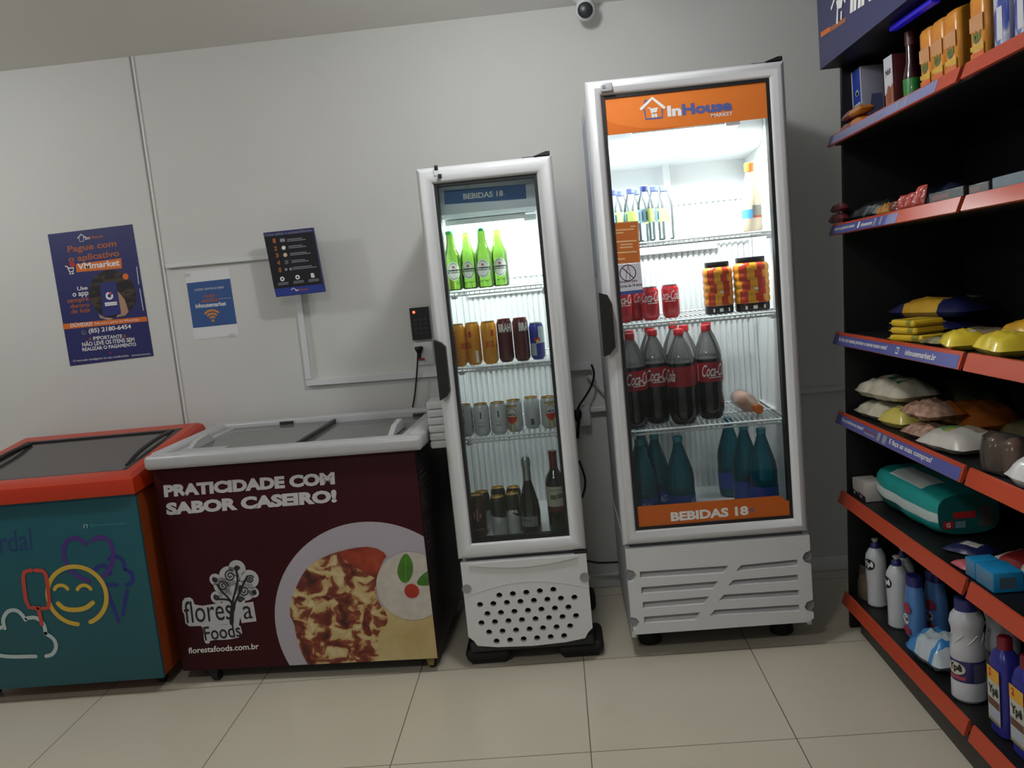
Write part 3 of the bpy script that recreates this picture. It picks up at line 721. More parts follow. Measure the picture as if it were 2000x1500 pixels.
def wire_shelf(t, ix0, ix1, z, y0=.06, y1=.50, n=26):
    """wire shelf: cross rods, front double rail, back rail"""
    mb = MB()
    for zz, y, r_ in ((z-.003, y0, .0042), (z-.016, y0+.004, .0036), (z-.004, y1, .004), (z-.006, (y0+y1)/2, .003)):
        mb.tube([(ix0+.004, y, zz), (ix1-.004, y, zz)], r_, WIRE, 6)
    for x in (ix0+.006, ix1-.006): mb.tube([(x, y0, z-.003), (x, y1, z-.003)], .004, WIRE, 6)
    for k in range(n):
        x = ix0+.012+(ix1-ix0-.024)*k/(n-1)
        mb.tube([(x, y0+.003, z-.016), (x, y0, z-.002), (x, y1, z-.002)], .0018, WIRE, 5)
    for x in (ix0+.035, ix1-.045): mb.box(x, x+.02, y0+.01, y0+.05, z-.028, z-.016, PLASTIC, .003)
    return mb.build('wire_shelf', t)
def led_lamp(t, x0, x1, y, z, power, n=5):
    mb = MB(); mb.box(x0-.01, x1+.012, y-.018, y+.022, z, z+.02, PLASTIC, .004); h = mb.build('lamp_housing', t)
    mb = MB(); E_ = mat('led_white', '#ffffff', .4, emit='#f3fbff', es=22)
    for k in range(n):
        a = x0+(x1-x0)*(k+.06)/n; b = x0+(x1-x0)*(k+.94)/n
        mb.box(a, b, y-.012, y+.014, z-.010, z+.001, E_, .004)
    mb.build('led_strip', h)
    lamp('fridge_lamp', ((x0+x1)/2, y+.02, z-.016), x1-x0, power, (.95, .985, 1.0), (0.25, 0, 0), .03)

# ---- slim fridge
SX0, SX1, SZ0, SZ1 = -.4133, .045, .4221, 1.7919
slim, sd, sgp, SI = fridge('slim_fridge', 'slim glass-door drinks fridge with beer cans, wine and small blue sign inside', SX0, SX1, SZ0, SZ1, .0545, 'glass-door drinks fridges', 'slim')
ix0, ix1, iz0, iz1, iy = SI
mb = MB(); GB = mat('header_grey', '#d0d2dc', .45)
mb.prism([(.045, 1.755), (.045, 1.635), (.06, 1.620), (.12, 1.619), (.30, 1.68), (.30, 1.755)], ix0+.004, ix1-.004, GB, 'x'); hb = mb.build('header_box', slim)
mb = MB(); q4 = [atY(q, .043) for q in [(866.8, 372.8), (1026.5, 360), (1028, 388), (868.4, 399.5)]]
P = Panel(mb, (0, .0445, 0), (0, -1, 0)); P.poly([(866.8, 372.8), (1026.5, 360), (1028, 388), (868.4, 399.5)], mat('sign_blue', '#3c629c', .45), 1)
P.text('BEBIDAS 18', (905.2, 389.6), (982.8, 382.9), (904.4, 378.4), INK_W, 2, .03); P.text('+', (984.5, 383), (988.5, 382.7), (984.2, 379), INK_DIM, 2)
P.text('ADL', (909, 367), (918, 366), (908.5, 363), INK_DIM, 1)
mb.build('sign_label', hb)
led_lamp(slim, -.335, -.075, .10, 1.598, 7)
mb = MB(); mb.box(-.07, -.025, .08, .14, 1.590, 1.612, PLASTIC, .004); mb.build('lamp_clip', slim)
for z in (1.370, 1.099, .841): wire_shelf(slim, ix0, ix1, z, n=22)
mb = MB(); mb.M = Matrix.Translation((0, 0, 0))
for z in (1.34, 1.055):
    mb = MB(); mb.box(ix0+.05, ix1-.02, iy-.02, iy-.004, z-.01, z+.012, LINER, .004); mb.build('back_rail', slim)
# handle
mb = MB(); mb.prism([(-.411, 1.215), (-.411, 1.005), (-.385, 1.018), (-.373, 1.035), (-.373, 1.188), (-.385, 1.203)], -.062, -.030, BLACK); mb.build('handle', sd)
mb = MB(); mb.box(-.352, -.332, -.0385, -.034, 1.762, 1.785, PLASTIC, .002); mb.box(-.348, -.336, -.0405, -.036, 1.779, 1.795, BLACK, .001); mb.box(-.338, -.326, -.041, -.036, 1.752, 1.766, BLACK, .001); mb.build('door_latch', sd)
# grille with round holes
def holed_panel(mb, outline, holes, r, y0, y1, m, n=10):
    bm = bmesh.new(); es = []
    def loop(pts):
        vs = [bm.verts.new((x, y0, z)) for x, z in pts]
        for a, b in zip(vs, vs[1:]+vs[:1]): es.append(bm.edges.new((a, b)))
    loop(outline)
    for hx, hz in holes: loop([(hx+r*math.cos(2*math.pi*k/n), hz+r*math.sin(2*math.pi*k/n)) for k in range(n)] if not isinstance(hx, list) else hx)
    bmesh.ops.triangle_fill(bm, edges=es, use_beauty=True)
    g = bmesh.ops.extrude_face_region(bm, geom=bm.faces[:])
    for v in g['geom']:
        if isinstance(v, bmesh.types.BMVert): v.co.y = y1
    bmesh.ops.recalc_face_normals(bm, faces=bm.faces)
    mb.frombm(bm, m)
GRP = mat('grille_white', '#d6d7d8', .35)
mb = MB(); holes = []
rows = [(1108, 1080, [488, 554, 620, 686, 752]), (1154, 1118, [394, 459, 525, 591, 657, 723, 789, 855]), (1198, 1166, [430, 496, 562, 628, 694, 760, 826]), (1243, 1208, [401, 467, 533, 599, 665, 731, 797, 863]), (1288, 1258, [438, 504, 570, 636, 702, 768, 834]), (1332, 1306, [475, 541, 607, 673, 739, 805])]
def gq(x, y): v = atY((780+x*.4, 720+y*.4), -.030); return (v.x, v.z)
for ya, yb, xs in rows:
    for x in xs: holes.append(gq(x, ya+(yb-ya)*(x-xs[0])/(xs[-1]-xs[0])))
gx0, gx1 = SX0+.008, SX1-.002
ol = [(gx0, .412), (gx0, .135), (gx0+.018, .118), (gx0+.03, .098), (gx0+.10, .088), (gx0+.23, .083), (gx1-.10, .088), (gx1-.03, .098), (gx1-.018, .118), (gx1, .135), (gx1, .412)]
holed_panel(mb, ol, holes, .0112, -.030, -.012, GRP, 12)
arc = [(gx0+.03+(gx1-gx0-.06)*k/16, .402-.020*math.sin(math.pi*k/16)) for k in range(17)]
mb.prism(arc+[(gx1-.03, .408), (gx0+.03, .408)], -.038, -.029, GRP)
band = [(gx0+(gx1-gx0)*k/16, .285+.040*math.sin(math.pi*k/16)) for k in range(17)]
mb.prism(band+[(x, z+.003) for x, z in band[::-1]], -.0315, -.029, GRP)
g = mb.build('grille', slim, 25)
for x, z in ((gx0+.013, .315), (gx1-.013, .325)):
    mb = MB(); mb.M = Matrix.Translation((x, -.030, z)) @ Matrix.Rotation(math.pi/2, 4, 'X'); mb.lathe([(.017, -.004), (.017, .003), (.013, .0022), (.006, .0018), (0, .0018)], mat('screw_recess_grey', '#8e9092', .5), 18); mb.build('screw_recess', g)
mb = MB(); mb.box(gx0+.012, gx1-.012, .02, .60, .075, .40, BLACK); mb.build('machine_bay', slim)
mb = MB(); mb.box(gx0+.0, gx1, -.005, .6, .062, .10, mat('base_tray', '#202123', .5), .004); mb.build('base', slim)
for x in (SX0-.018, SX1-.135):
    mb = MB(); mb.box(x, x+.17, .015, .20, .012, .062, RUBBER, .022, 3); mb.box(x+.02, x+.15, .03, .18, 0, .02, RUBBER, .004); mb.build('foot', slim)
    mb = MB(); mb.box(x+.01, x+.16, .44, .56, 0, .066, RUBBER, .02, 3); mb.build('foot', slim)
mb = MB(); mb.box(SX1-.045, SX1+.002, -.03, .02, .411, .424, BLACK, .002); mb.build('hinge', slim)

# ---- wide fridge
BX0, BX1, BZ0, BZ1 = .1757, .8235, .4258, 2.0139
wide, bd, bgp, BI = fridge('wide_fridge', 'wide tall glass-door fridge with orange bands, cola and water bottles', BX0, BX1, BZ0, BZ1, .0495, 'glass-door drinks fridges', 'wide')
ix0, ix1, iz0, iz1, iy = BI
# printed bands and notices on the glass
mb = MB(); P = Panel(mb, (0, -.0108, 0), (0, -1, 0), .0005)
OB = mat('band_orange', '#df7a2e', .4); OB2 = mat('band_orange_deep', '#cf6a20', .4)
P.poly([(1172.5, 190), (1506, 154), (1510, 229), (1183, 265)], OB, 1)
P.poly([(1178, 232), (1205, 243), (1250, 250), (1300, 249), (1330, 246), (1300, 251.5), (1183, 264)], OB2, 2)
LB = mat('logo_blue', '#55609a', .45)
def Q(*pts): return K(pts, 1120, 90, .38)
P.stroke(Q((365, 330), (372, 376), (458, 367), (455, 325)), .0055, LB, 3, 0); P.stroke(Q((366, 300), (367, 280), (376, 280)), .005, LB, 3, 0)
P.stroke(Q((348, 323), (405, 268), (465, 316)), .0095, INK_W, 4, 0)
P.stroke(Q((384, 318), (394, 320), (404, 352), (428, 349)), .0035, INK_W, 4, 0); P.poly(Q((397, 322), (434, 315), (428, 340), (404, 344)), INK_W, 4); P.disc(Q((408, 361))[0], .005, INK_W, 4, 12); P.disc(Q((424, 359))[0], .005, INK_W, 4, 12)
P.text('In', Q((484, 364))[0], Q((556, 357))[0], Q((480, 308))[0], INK_W, 3, .05); P.text('House', Q((560, 357))[0], Q((816, 331))[0], Q((555, 299))[0], LB, 3, .05)
P.text('MARKET', Q((708, 367))[0], Q((818, 355))[0], Q((707, 348))[0], INK_W, 3, .02)
mb.build('printed_band', bd)
mb = MB(); P = Panel(mb, (0, -.0108, 0), (0, -1, 0), .0005)
OB3 = mat('band_orange_low', '#c4621c', .4)
P.poly([(1236, 990), (1520, 968), (1527, 970.5), (1536, 978), (1548, 975), (1552.5, 1010), (1240, 1040)], OB3, 1)
P.text('BEBIDAS 18', (1310.8, 1018.5), (1462, 1005.6), (1309.4, 1000.5), INK_W, 2, .045); P.text('+', (1464, 1000.5), (1474, 999.5), (1463.2, 992.5), LB, 2, .05)
P.stroke([(1376, 1020.5), (1413, 1017.5)], .007, LB, 2, 0)
mb.build('printed_band', bd)
mb = MB(); P = Panel(mb, (0, -.0108, 0), (0, -1, 0), .0005)
P.poly([(1193.3, 435.3), (1246.6, 431.5), (1250.9, 512.6), (1199.5, 516.5)], mat('notice_orange', '#b5611f', .5), 1)
def Q(*pts): return K(pts, 1170, 300, .2267)
PALE = mat('notice_pale_print', '#d8a77a', .5)
for a, b, y, h in ((270, 315, 622, 12), (140, 300, 655, 12), (137, 210, 680, 12), (135, 322, 756, 13), (185, 290, 780, 13), (178, 290, 805, 13), (150, 325, 850, 13), (150, 225, 905, 14)):
    P.stroke(Q((a, y+6), (b, y+6-.07*(b-a))), h*.00041, PALE, 2, 0, False)
P.stroke(Q((112, 602), (330, 588), (348, 932), (137, 948), (112, 602)), .0016, PALE, 2, 0)
P.poly([(1199.6, 517.4), (1251, 513.2), (1256.2, 572), (1203, 577.8)], mat('notice_white', '#c3c5cf', .5), 1)
P.poly([(1202.4, 570.8), (1255.6, 565.2), (1256.2, 572), (1203, 577.8)], mat('notice_band_blue', '#3d4a83', .5), 2)
PC = Q((248, 1028))[0]; DR = mat('prohibit_brown', '#54302f', .5)
P.arc(PC, .0265, 0, 360, .0032, DR, 2, 32, False); P.stroke(Q((202, 985), (296, 1070)), .0032, DR, 2, 0)
P.stroke(Q((232, 1085), (236, 1020), (246, 995), (248, 968), (254, 968), (256, 995), (268, 1020), (266, 1082)), .0016, DR, 2, 1)
P.text('Proibido para', (1211, 554.6), (1245, 550.6), (1210.5, 549), DR, 2, .02); P.text('menores de 18 anos', (1203.8, 563), (1253.6, 557.5), (1203.4, 557.8), DR, 2, .02)
mb.build('glass_notice', bd)
mb = MB(); mb.prism([(.162, 1.322), (.162, 1.106), (.182, 1.112), (.203, 1.135), (.203, 1.28), (.190, 1.312)], -.066, -.030, BLACK); mb.build('handle', bd)
mb = MB(); mb.box(.222, .262, -.042, -.034, 1.973, 2.0, mat('latch_grey', '#a2a4a8', .35), .004); mb.box(.228, .24, -.044, -.04, 1.982, 1.993, mat('latch_dark', '#77797d', .4)); mb.build('door_latch', bd)
# evaporator cover with rounded front, drain pipe
mb = MB(); cov = [(.15, 1.86), (.16, 1.80), (.20, 1.775), (.28, 1.765), (iy, 1.755), (iy, 1.975), (.15, 1.975)]
arcp = []
vs = []; fs = []; n = 14
for k in range(n+1):
    x = ix0+.004+(ix1-ix0-.008)*k/n; bow = .05*math.sin(math.pi*k/n)
    for y, z in ((.20-bow, 1.95), (.20-bow, 1.845), (.215-bow, 1.80), (.27-bow*.6, 1.78), (iy, 1.765)): vs.append((x, y, z))
for k in range(n):
    for j in range(4): fs.append([5*k+j, 5*k+5+j, 5*k+6+j, 5*k+1+j])
mb.add(vs, fs, LINER); mb.build('evaporator_cover', wide, 40)
mb = MB(); px_ = atY((1300, 320), .49); mb.tube([(px_.x-.002, .49, 1.79), (px_.x, .49, 1.72), (px_.x+.002, .49, 1.66), (px_.x-.004, .48, 1.645), (px_.x-.015, .475, 1.648)], .013, LINER, 10, 1); mb.build('drain_pipe', wide)
led_lamp(wide, .335, .635, .085, 1.842, 11.5)
mb = MB(); mb.box(.64, .69, .06, .12, 1.835, 1.862, PLASTIC, .004); mb.build('lamp_clip', wide)
for z in (1.476, 1.199, .818): wire_shelf(wide, ix0, ix1, z, n=34)
mb = MB(); mb.box(ix0+.08, ix1-.13, iy-.02, iy-.004, 1.43, 1.452, LINER, .004); mb.build('back_rail', wide)
# slatted grille
mb = MB(); gx0, gx1 = BX0+.006, BX1-.002
def gq(x, y): v = atY((1150+x*.4, 1080+y*.4), -.032); return (v.x, v.z)
slots = []
for r_, (la, lb, ra, rb) in enumerate((((250, 92), (682, 62), (718, 88), (1020, 32)), ((257, 168), (632, 138), (680, 160), (1022, 106)), ((264, 240), (588, 212), (634, 232), (1026, 180)), ((270, 312), (545, 290), (590, 306), (1028, 252)))):
    h = 32; sk = 26
    slots.append([gq(*la), gq(*lb), gq(lb[0]-sk, lb[1]+h+6), gq(la[0], la[1]+h)])
    slots.append([gq(ra[0]+sk, ra[1]-h+4), gq(*rb), gq(rb[0], rb[1]+h), gq(*ra)])
ol = [(gx0, .414), (gx0, .342), (gx0+.022, .335), (gx0+.032, .318), (gx0+.022, .30), (gx0, .293), (gx0, .165), (gx0+.02, .158), (gx0+.03, .142), (gx0+.02, .125), (gx0+.004, .118), (gx0+.01, .098), (gx1-.02, .098), (gx1, .112), (gx1, .132), (gx1-.022, .14), (gx1-.03, .155), (gx1-.022, .172), (gx1, .18), (gx1, .31), (gx1-.02, .318), (gx1-.028, .335), (gx1-.02, .352), (gx1, .36), (gx1, .414)]
bm = bmesh.new(); es = []
for pts in [ol]+slots:
    vv = [bm.verts.new((x, -.032, z)) for x, z in pts]
    for a, b in zip(vv, vv[1:]+vv[:1]): es.append(bm.edges.new((a, b)))
bmesh.ops.triangle_fill(bm, edges=es, use_beauty=True)
gg = bmesh.ops.extrude_face_region(bm, geom=bm.faces[:])
for v in gg['geom']:
    if isinstance(v, bmesh.types.BMVert): v.co.y = -.008
bmesh.ops.recalc_face_normals(bm, faces=bm.faces); mb.frombm(bm, GRP)
mb.box(gx0+.002, gx1-.002, -.006, .0, .10, .41, mat('grille_back', '#7d7e7e', .5))
for s4 in slots:     # sloping slat behind each slot
    a, b, c_, d_ = s4
    mb.add([(a[0], -.006, a[1]-.012), (b[0], -.006, b[1]-.012), (c_[0], -.03, c_[1]), (d_[0], -.03, d_[1])], [[0, 1, 2, 3]], GRP)
g = mb.build('grille', wide, 25)
for x, z in ((gx0+.014, .317), (gx0+.014, .142), (gx1-.012, .335), (gx1-.012, .155)):
    mb = MB(); mb.M = Matrix.Translation((x, -.014, z)) @ Matrix.Rotation(math.pi/2, 4, 'X'); mb.lathe([(.019, -.004), (.019, .004), (.013, .0), (.005, .002), (0, .002)], mat('screw_recess_grey', '', .5), 16); mb.build('screw_recess', g)
mb = MB(); mb.box(gx0+.012, gx1-.012, .02, .60, .08, .40, mat('bay_grey', '#6f7072', .5)); mb.build('machine_bay', wide)
for xa in (gx0, gx1-.016):
    mb = MB(); mb.box(xa, xa+.016, -.002, .60, .075, .42, mat('cabinet_white', '', .4)); mb.build('base_side', wide)
for x in (BX0+.045, BX1-.115):
    for y in (.125, .48):
        mb = MB(); mb.lathe([(0, 0), (.040, 0), (.044, .008), (.040, .03), (.03, .045), (.03, .09), (0, .09)], RUBBER, 20, (x+.035, y, 0)); mb.build('foot', wide)

# ================================================================== GOODS IN THE FRIDGES
def film(name, hexc, rough=.3): return mat(name, hexc, rough, 0, .5, coat=.3)
def sup(mb, prof, mf, n=24, p=4.0, c=(0, 0, 0)):
    """loft of rounded-square rings: prof [(half_x, half_y, z)], mf(angle, row) -> material"""
    vs = []; fs = []; ms = []
    for hx, hy, z in prof:
        for k in range(n):
            a = 2*math.pi*(k+.5)/n; ca, sa = math.cos(a), math.sin(a)
            q = (abs(ca)**p+abs(sa)**p)**(-1/p)
            vs.append((c[0]+hx*q*ca, c[1]+hy*q*sa, c[2]+z))
    for i in range(len(prof)-1):
        for k in range(n):
            k2 = (k+1) % n; fs.append([i*n+k, i*n+k2, (i+1)*n+k2, (i+1)*n+k])
            ms.append(mf(2*math.pi*(k+1)/n, i) if callable(mf) else mf)
    L = (len(prof)-1)*n
    fs.append(list(range(n))[::-1]); ms.append(ms[0]); fs.append([L+k for k in range(n)]); ms.append(ms[-1])
    mb.add(vs, fs, ms)
A_F = -math.pi/2
def can(name, label, cat, r, h, body, lidm, deco=None, group=None):
    t = thing(name, label, cat, (0, 0, 0), group)
    mb = MB(); mb.lathe([(0, .003), (r*.70, 0), (r*.80, .004), (r, .014), (r, h-.016), (r*.83, h-.003)], body, 24)
    if deco: deco(mb, r*1.006, h)
    mb.build('can_body', t)
    mb = MB(); mb.lathe([(r*.83, h-.003), (r*.86, h), (r*.80, h), (r*.78, h-.004), (0, h-.004)], lidm, 24); mb.box(-.006, .006, -.012, .008, h-.004, h-.0025, lidm); mb.build('can_lid', t)
    return Place(t)
def put(pl, q, y, z, rz, label, group, scale=None):
    p = atY(q, y); return pl((p.x, y, z), (0, 0, math.radians(rz)), label, group, scale)

GOLD = film('can_gold', '#d8901f', .28); MAROON = film('can_maroon', '#5a1a1c', .3); SILV = mat('can_silver', '#c9ccce', .3, .35); LIDG = mat('lid_gold', '#c9a34d', .25, .7); LIDS = mat('lid_silver', '#c4c6c8', .25, .7)
CR = film('print_can_red', '#c33c1d')
def d_gold(mb, r, h):
    mb.cyltext('SKOL', r, A_F-.5, A_F+.75, h*.40, h*.55, CR, .03); mb.cylpatch(r, A_F+.35, A_F+.75, h*.66, h*.80, CR)
    for k in range(9): mb.cylpatch(r, A_F-1.35, A_F-1.1, h*(.1+.085*k), h*(.15+.085*k), CR, 2)
    mb.cylpatch(r, A_F+1.1, A_F+1.5, h*.06, h*.34, INK_W, 3)
P1 = can('beer_can', '', 'can', .0281, .152, GOLD, LIDG, d_gold)
G1 = 'gold beer cans on the second shelf of the slim fridge'
z = 1.101
put(P1, (899, 712), .095, z, 55, 'leftmost tall gold beer can in the slim fridge, red print at its edge', G1)
put(P1, (929, 709), .112, z, -50, 'second gold beer can from the left in the slim fridge, pale barcode low down', G1)
put(P1, (960, 706), .095, z, 0, 'tall gold beer can with red emblem standing against the maroon cans in the slim fridge', G1)
def d_mar(mb, r, h):
    mb.cyltext('BRAHMA', r, A_F-1.2, A_F+1.5, h*.70, h*.90, INK_W, .05)
    mb.cylpatch(r, A_F+1.9, A_F+2.35, h*.05, h*.22, INK_W, 3); mb.cylpatch(r, A_F+1.9, A_F+2.35, h*.25, h*.40, INK_DIM, 3)
P2 = can('beer_can', '', 'can', .0281, .154, MAROON, mat('lid_red', '#8c2d30', .3, .4), d_mar)
G2 = 'maroon beer cans on the second shelf of the slim fridge'
put(P2, (991, 704), .112, z, 25, 'maroon beer can beside the gold cans in the slim fridge, white lettering facing out', G2)
put(P2, (1022, 701), .096, z, 60, 'rightmost maroon beer can in the slim fridge, lettering turned to the right', G2)
RBB = film('can_blue', '#2b2f8f'); RBS = film('can_pale_silver', '#b9c3c9')
def d_rb(mb, r, h):
    mb.cylpatch(r, A_F+.25, A_F+1.3, h*.45, h*.9, RBS, 4); mb.cylpatch(r, A_F-1.2, A_F-.15, h*.12, h*.45, RBS, 4)
    mb.cylpatch(r*1.004, A_F-.35, A_F+.45, h*.50, h*.60, INK_R, 3); mb.cylpatch(r*1.008, A_F-.1, A_F+.2, h*.44, h*.54, mat('print_yellow', '#e0b43a', .4), 3)
P3 = can('energy_drink_can', '', 'can', .0262, .132, RBB, LIDS, d_rb)
put(P3, (1052, 697), .10, z, 0, 'blue and silver energy drink can alone at the right of the second slim fridge shelf', None)
AW = mat('can_white', '#c6c9cd', .32, .15); AR = film('can_print_red', '#c2301f'); AG = mat('can_print_gold', '#b79a55', .3, .4)
def d_am(mb, r, h):
    c0 = A_F
    n = 20; 
    for k in range(n):      # gold ring with red lower half
        a = 2*math.pi*k/n; b = 2*math.pi*(k+1)/n
        ps = []
        for t_, s_ in ((a, 1), (b, 1), (b, .86), (a, .86)): ps.append((c0+.72*s_*math.cos(t_), h*(.52+.27*s_*math.sin(t_))))
        mb.add([(r*math.cos(x), r*math.sin(x), y) for x, y in ps], [[0, 1, 2, 3]], AG)
        if math.sin((a+b)/2) < -.05:
            ps = [(c0+.62*math.cos(a), h*(.52+.23*math.sin(a))), (c0+.62*math.cos(b), h*(.52+.23*math.sin(b))), (c0+.62*math.cos(b), h*.50), (c0+.62*math.cos(a), h*.50)]
            mb.add([(r*math.cos(x), r*math.sin(x), y) for x, y in ps], [[0, 1, 2, 3]], AR)
    mb.cyltext('AMSTEL', r, c0-.5, c0+.5, h*.53, h*.60, INK_K, .03)
    for s_ in (-1, 1): mb.cylpatch(r, c0+s_*.28-.12, c0+s_*.28+.12, h*.06, h*.26, AG, 2)
    mb.cylpatch(r, c0-.75, c0+.75, h*.80, h*.87, AG, 6)
    c1 = c0+math.pi*.62
    mb.cyltext('AMSTEL', r, c1-.42, c1+.42, h*.27, h*.35, INK_DIM, .03); mb.cylpatch(r, c1-.07, c1+.07, h*.56, h*.76, INK_K, 2); mb.cylpatch(r, c1-.5, c1+.5, h*.42, h*.435, INK_DIM, 4)
    c2 = c0-math.pi*.6; mb.cylpatch(r, c2-.25, c2+.2, h*.14, h*.34, mat('print_grey_dark', '#55575c', .5), 3)
P4 = can('beer_can', '', 'can', .0297, .116, AW, LIDG, d_am)
G4 = 'silver beer cans on the third shelf of the slim fridge'
z = .843
put(P4, (912, 852), .11, z, -40, 'leftmost silver beer can on the third slim fridge shelf, red emblem turned left', G4)
put(P4, (944, 849), .10, z, -112, 'second silver beer can from the left on the third slim fridge shelf, small black emblem', G4)
put(P4, (977, 847), .10, z, -108, 'silver beer can with black emblem, left neighbour of the red-emblem can in the middle', G4)
put(P4, (1008, 842), .12, z, -18, 'middle silver beer can in the slim fridge, gold ring and red emblem facing out', G4)
put(P4, (1042, 836), .155, z, 110, 'second silver beer can from the right on the third slim fridge shelf, barcode side facing', G4)
put(P4, (1075, 834), .13, z, 15, 'rightmost silver beer can on the third slim fridge shelf, red emblem by the frame', G4)
# green beer bottles
GG = clear('green_bottle_glass', '#b9d98a', .20, '#6d9c3a', 1.5, .05); GL = mat('green_label', '#2f6b35', .4)
def bottle_green():
    t = thing('beer_bottle', '', 'bottle')
    mb = MB(); mb.lathe([(0, .003), (.024, 0), (.029, .005), (.030, .015), (.030, .125), (.0285, .142), (.020, .165), (.0145, .19), (.0128, .222), (.0128, .232), (0, .232)], GG, 22); mb.build('bottle_glass', t)
    mb = MB(); R2 = .0304; n = 24
    def ring(s0, s1, m, rr, half=None):
        for k in range(n):
            a, b = 2*math.pi*k/n, 2*math.pi*(k+1)/n
            ps = [(A_F+.8*s_*math.cos(t_), .078+.038*s_*math.sin(t_)) for t_, s_ in ((a, s1), (b, s1), (b, s0), (a, s0))]
            mb.add([(rr*math.cos(x), rr*math.sin(x), y) for x, y in ps], [[0, 1, 2, 3]], m)
    ring(.62, 1.0, INK_W, R2); ring(.68, .92, GL, R2+.0002) if False else ring(.80, .86, GL, R2+.0002); ring(0, .62, INK_W, R2)
    mb.cylpatch(R2+.0003, A_F-.95, A_F+.95, .0715, .0845, INK_K, 8); mb.cyltext('Heineken', R2+.0006, A_F-.75, A_F+.75, .073, .083, INK_W, .02)
    pts = []
    for k in range(10):
        rr = .0075 if k % 2 == 0 else .003; an = math.pi/2+k*math.pi/5; pts.append((A_F+rr*math.cos(an)/.03, .0945+rr*math.sin(an)))
    mb.ngon([((R2+.0008)*math.cos(x), (R2+.0008)*math.sin(x), y) for x, y in pts], INK_R)
    mb.cylpatch(.0225, A_F-.8, A_F+.8, .150, .166, INK_W, 6) if False else None
    mb.build('label', t)
    mb = MB(); mb.lathe([(.0125, .228), (.0148, .228), (.0145, .236), (.012, .240), (0, .240)], mat('cap_green', '#2c8a4b', .35), 16); mb.build('cap', t)
    return Place(t)
PB = bottle_green(); G5 = 'green beer bottles on the top shelf of the slim fridge'; z = 1.372; SB = (1, 1, .87)
put(PB, (888, 559), .10, z, 10, 'leftmost green beer bottle on the top shelf of the slim fridge', G5, SB)
put(PB, (919, 555), .13, z, 0, 'second green beer bottle from the left on the slim fridge top shelf', G5, SB)
put(PB, (949, 552), .10, z, -6, 'third green beer bottle from the left on the slim fridge top shelf', G5, SB)
put(PB, (979, 549), .13, z, 4, 'rightmost green beer bottle on the top shelf of the slim fridge', G5, SB)
mb = MB(); p = atY((868, 500), .20); mb.box(-.362, -.352, .17, .23, 1.372, 1.46, mat('carton_peach', '#c9815c', .5), .002); tag(mb.build('small_carton'), 'small peach carton behind the leftmost green beer bottle in the slim fridge', 'carton')
# bottom of the slim fridge
zf = .4605
def d_ros(mb, r, h):
    for k in range(4): mb.cylpatch(r, A_F-.7+.35*k, A_F-.5+.35*k, h*(.42+.07*(k % 2)), h*(.6+.05*(k % 3)), mat('print_dusty_pink', '#a56a72', .4), 2)
    mb.cylpatch(r, A_F-.7, A_F+.7, h*.22, h*.25, mat('print_dusty_pink', '', .4), 6)
P6 = can('drink_can', '', 'can', .033, .165, [mat('can_rosewood', '#6d3a35', .35)]*3+[mat('can_rosewood_dark', '#3c2420', .35)]*2, LIDG, d_ros)
put(P6, (937, 1050), .10, zf, 0, 'large rose-brown can with pale scribbled print in the bottom left of the slim fridge', None)
def d_spa(mb, r, h):
    mb.cyltext('SPA', r, A_F-.55, A_F+.6, h*.44, h*.53, INK_W, .05)
DKG = mat('can_black_green', '#22261c', .35)
def can2(): return can('beer_can', '', 'can', .0285, .150, [SILV]*3+[DKG]*2, LIDG, None)
def half_can(label, q, y, text, skew, rz=0):
    t = thing('beer_can', label, 'can', (0, 0, 0), 'black and silver cans at the bottom of the slim fridge')
    r, h = .0285, .150; mb = MB(); n = 24; vs = []; fs = []; ms = []
    rows = [(.8*r, .0), (r, .012), (r, None), (r, h-.016), (r*.83, h-.003)]
    for i, (rr, zz) in enumerate(rows):
        for k in range(n):
            a = 2*math.pi*k/n; z_ = zz if zz is not None else .078+skew*math.cos(a)
            vs.append((rr*math.cos(a), rr*math.sin(a), z_))
    for i in range(4):
        for k in range(n): fs.append([i*n+k, i*n+(k+1) % n, (i+1)*n+(k+1) % n, (i+1)*n+k]); ms.append(SILV if i < 2 else DKG)
    fs.append(list(range(n))[::-1]); ms.append(SILV); mb.add(vs, fs, ms)
    if text: mb.cyltext(text, r*1.006, A_F-.5, A_F+.75, h*.52, h*.62, INK_W, .05)
    mb.build('can_body', t)
    mb = MB(); mb.lathe([(r*.83, h-.003), (r*.86, h), (r*.80, h), (r*.78, h-.004), (0, h-.004)], LIDG, 24); mb.build('can_lid', t)
    p = atY(q, y); t.location = (p.x, y, zf); t.rotation_euler = (0, 0, math.radians(rz))
half_can('front black and silver can beside the rose-brown can, plain side facing, in the slim fridge', (978, 1047), .10, None, -.006)
half_can('black and silver can with white lettering next to the champagne bottle in the slim fridge', (1007, 1047), .128, 'SPA', -.016)
half_can('black and silver can standing behind the rose-brown can at the bottom of the slim fridge', (948, 1036), .19, None, .0)
half_can('black and silver can half hidden behind the two front cans beside the champagne bottle', (1010, 1032), .22, None, .0)
half_can('black and silver can peeking out behind the plain-sided front can in the slim fridge', (980, 1034), .235, None, .0)
t = thing('sparkling_wine_bottle', 'dark sparkling wine bottle with silver foil neck at the bottom of the slim fridge', 'bottle')
mb = MB(); WB = mat('bottle_dark', '#1b1c17', .12, coat=.4); r = .038
mb.lathe([(0, .004), (.034, 0), (.038, .006), (.038, .085), (.034, .12), (.024, .16), (.0165, .19), (.0145, .205), (.0145, .26), (0, .26)], WB, 24); mb.build('bottle_glass', t)
mb = MB(); mb.cylpatch(.0384, A_F-1.05, A_F+.75, .032, .070, mat('label_grey_silver', '#8b8e8e', .4, .2), 10); mb.cyltext('Brut', .0388, A_F-.8, A_F+.1, .052, .064, INK_K); mb.build('label', t)
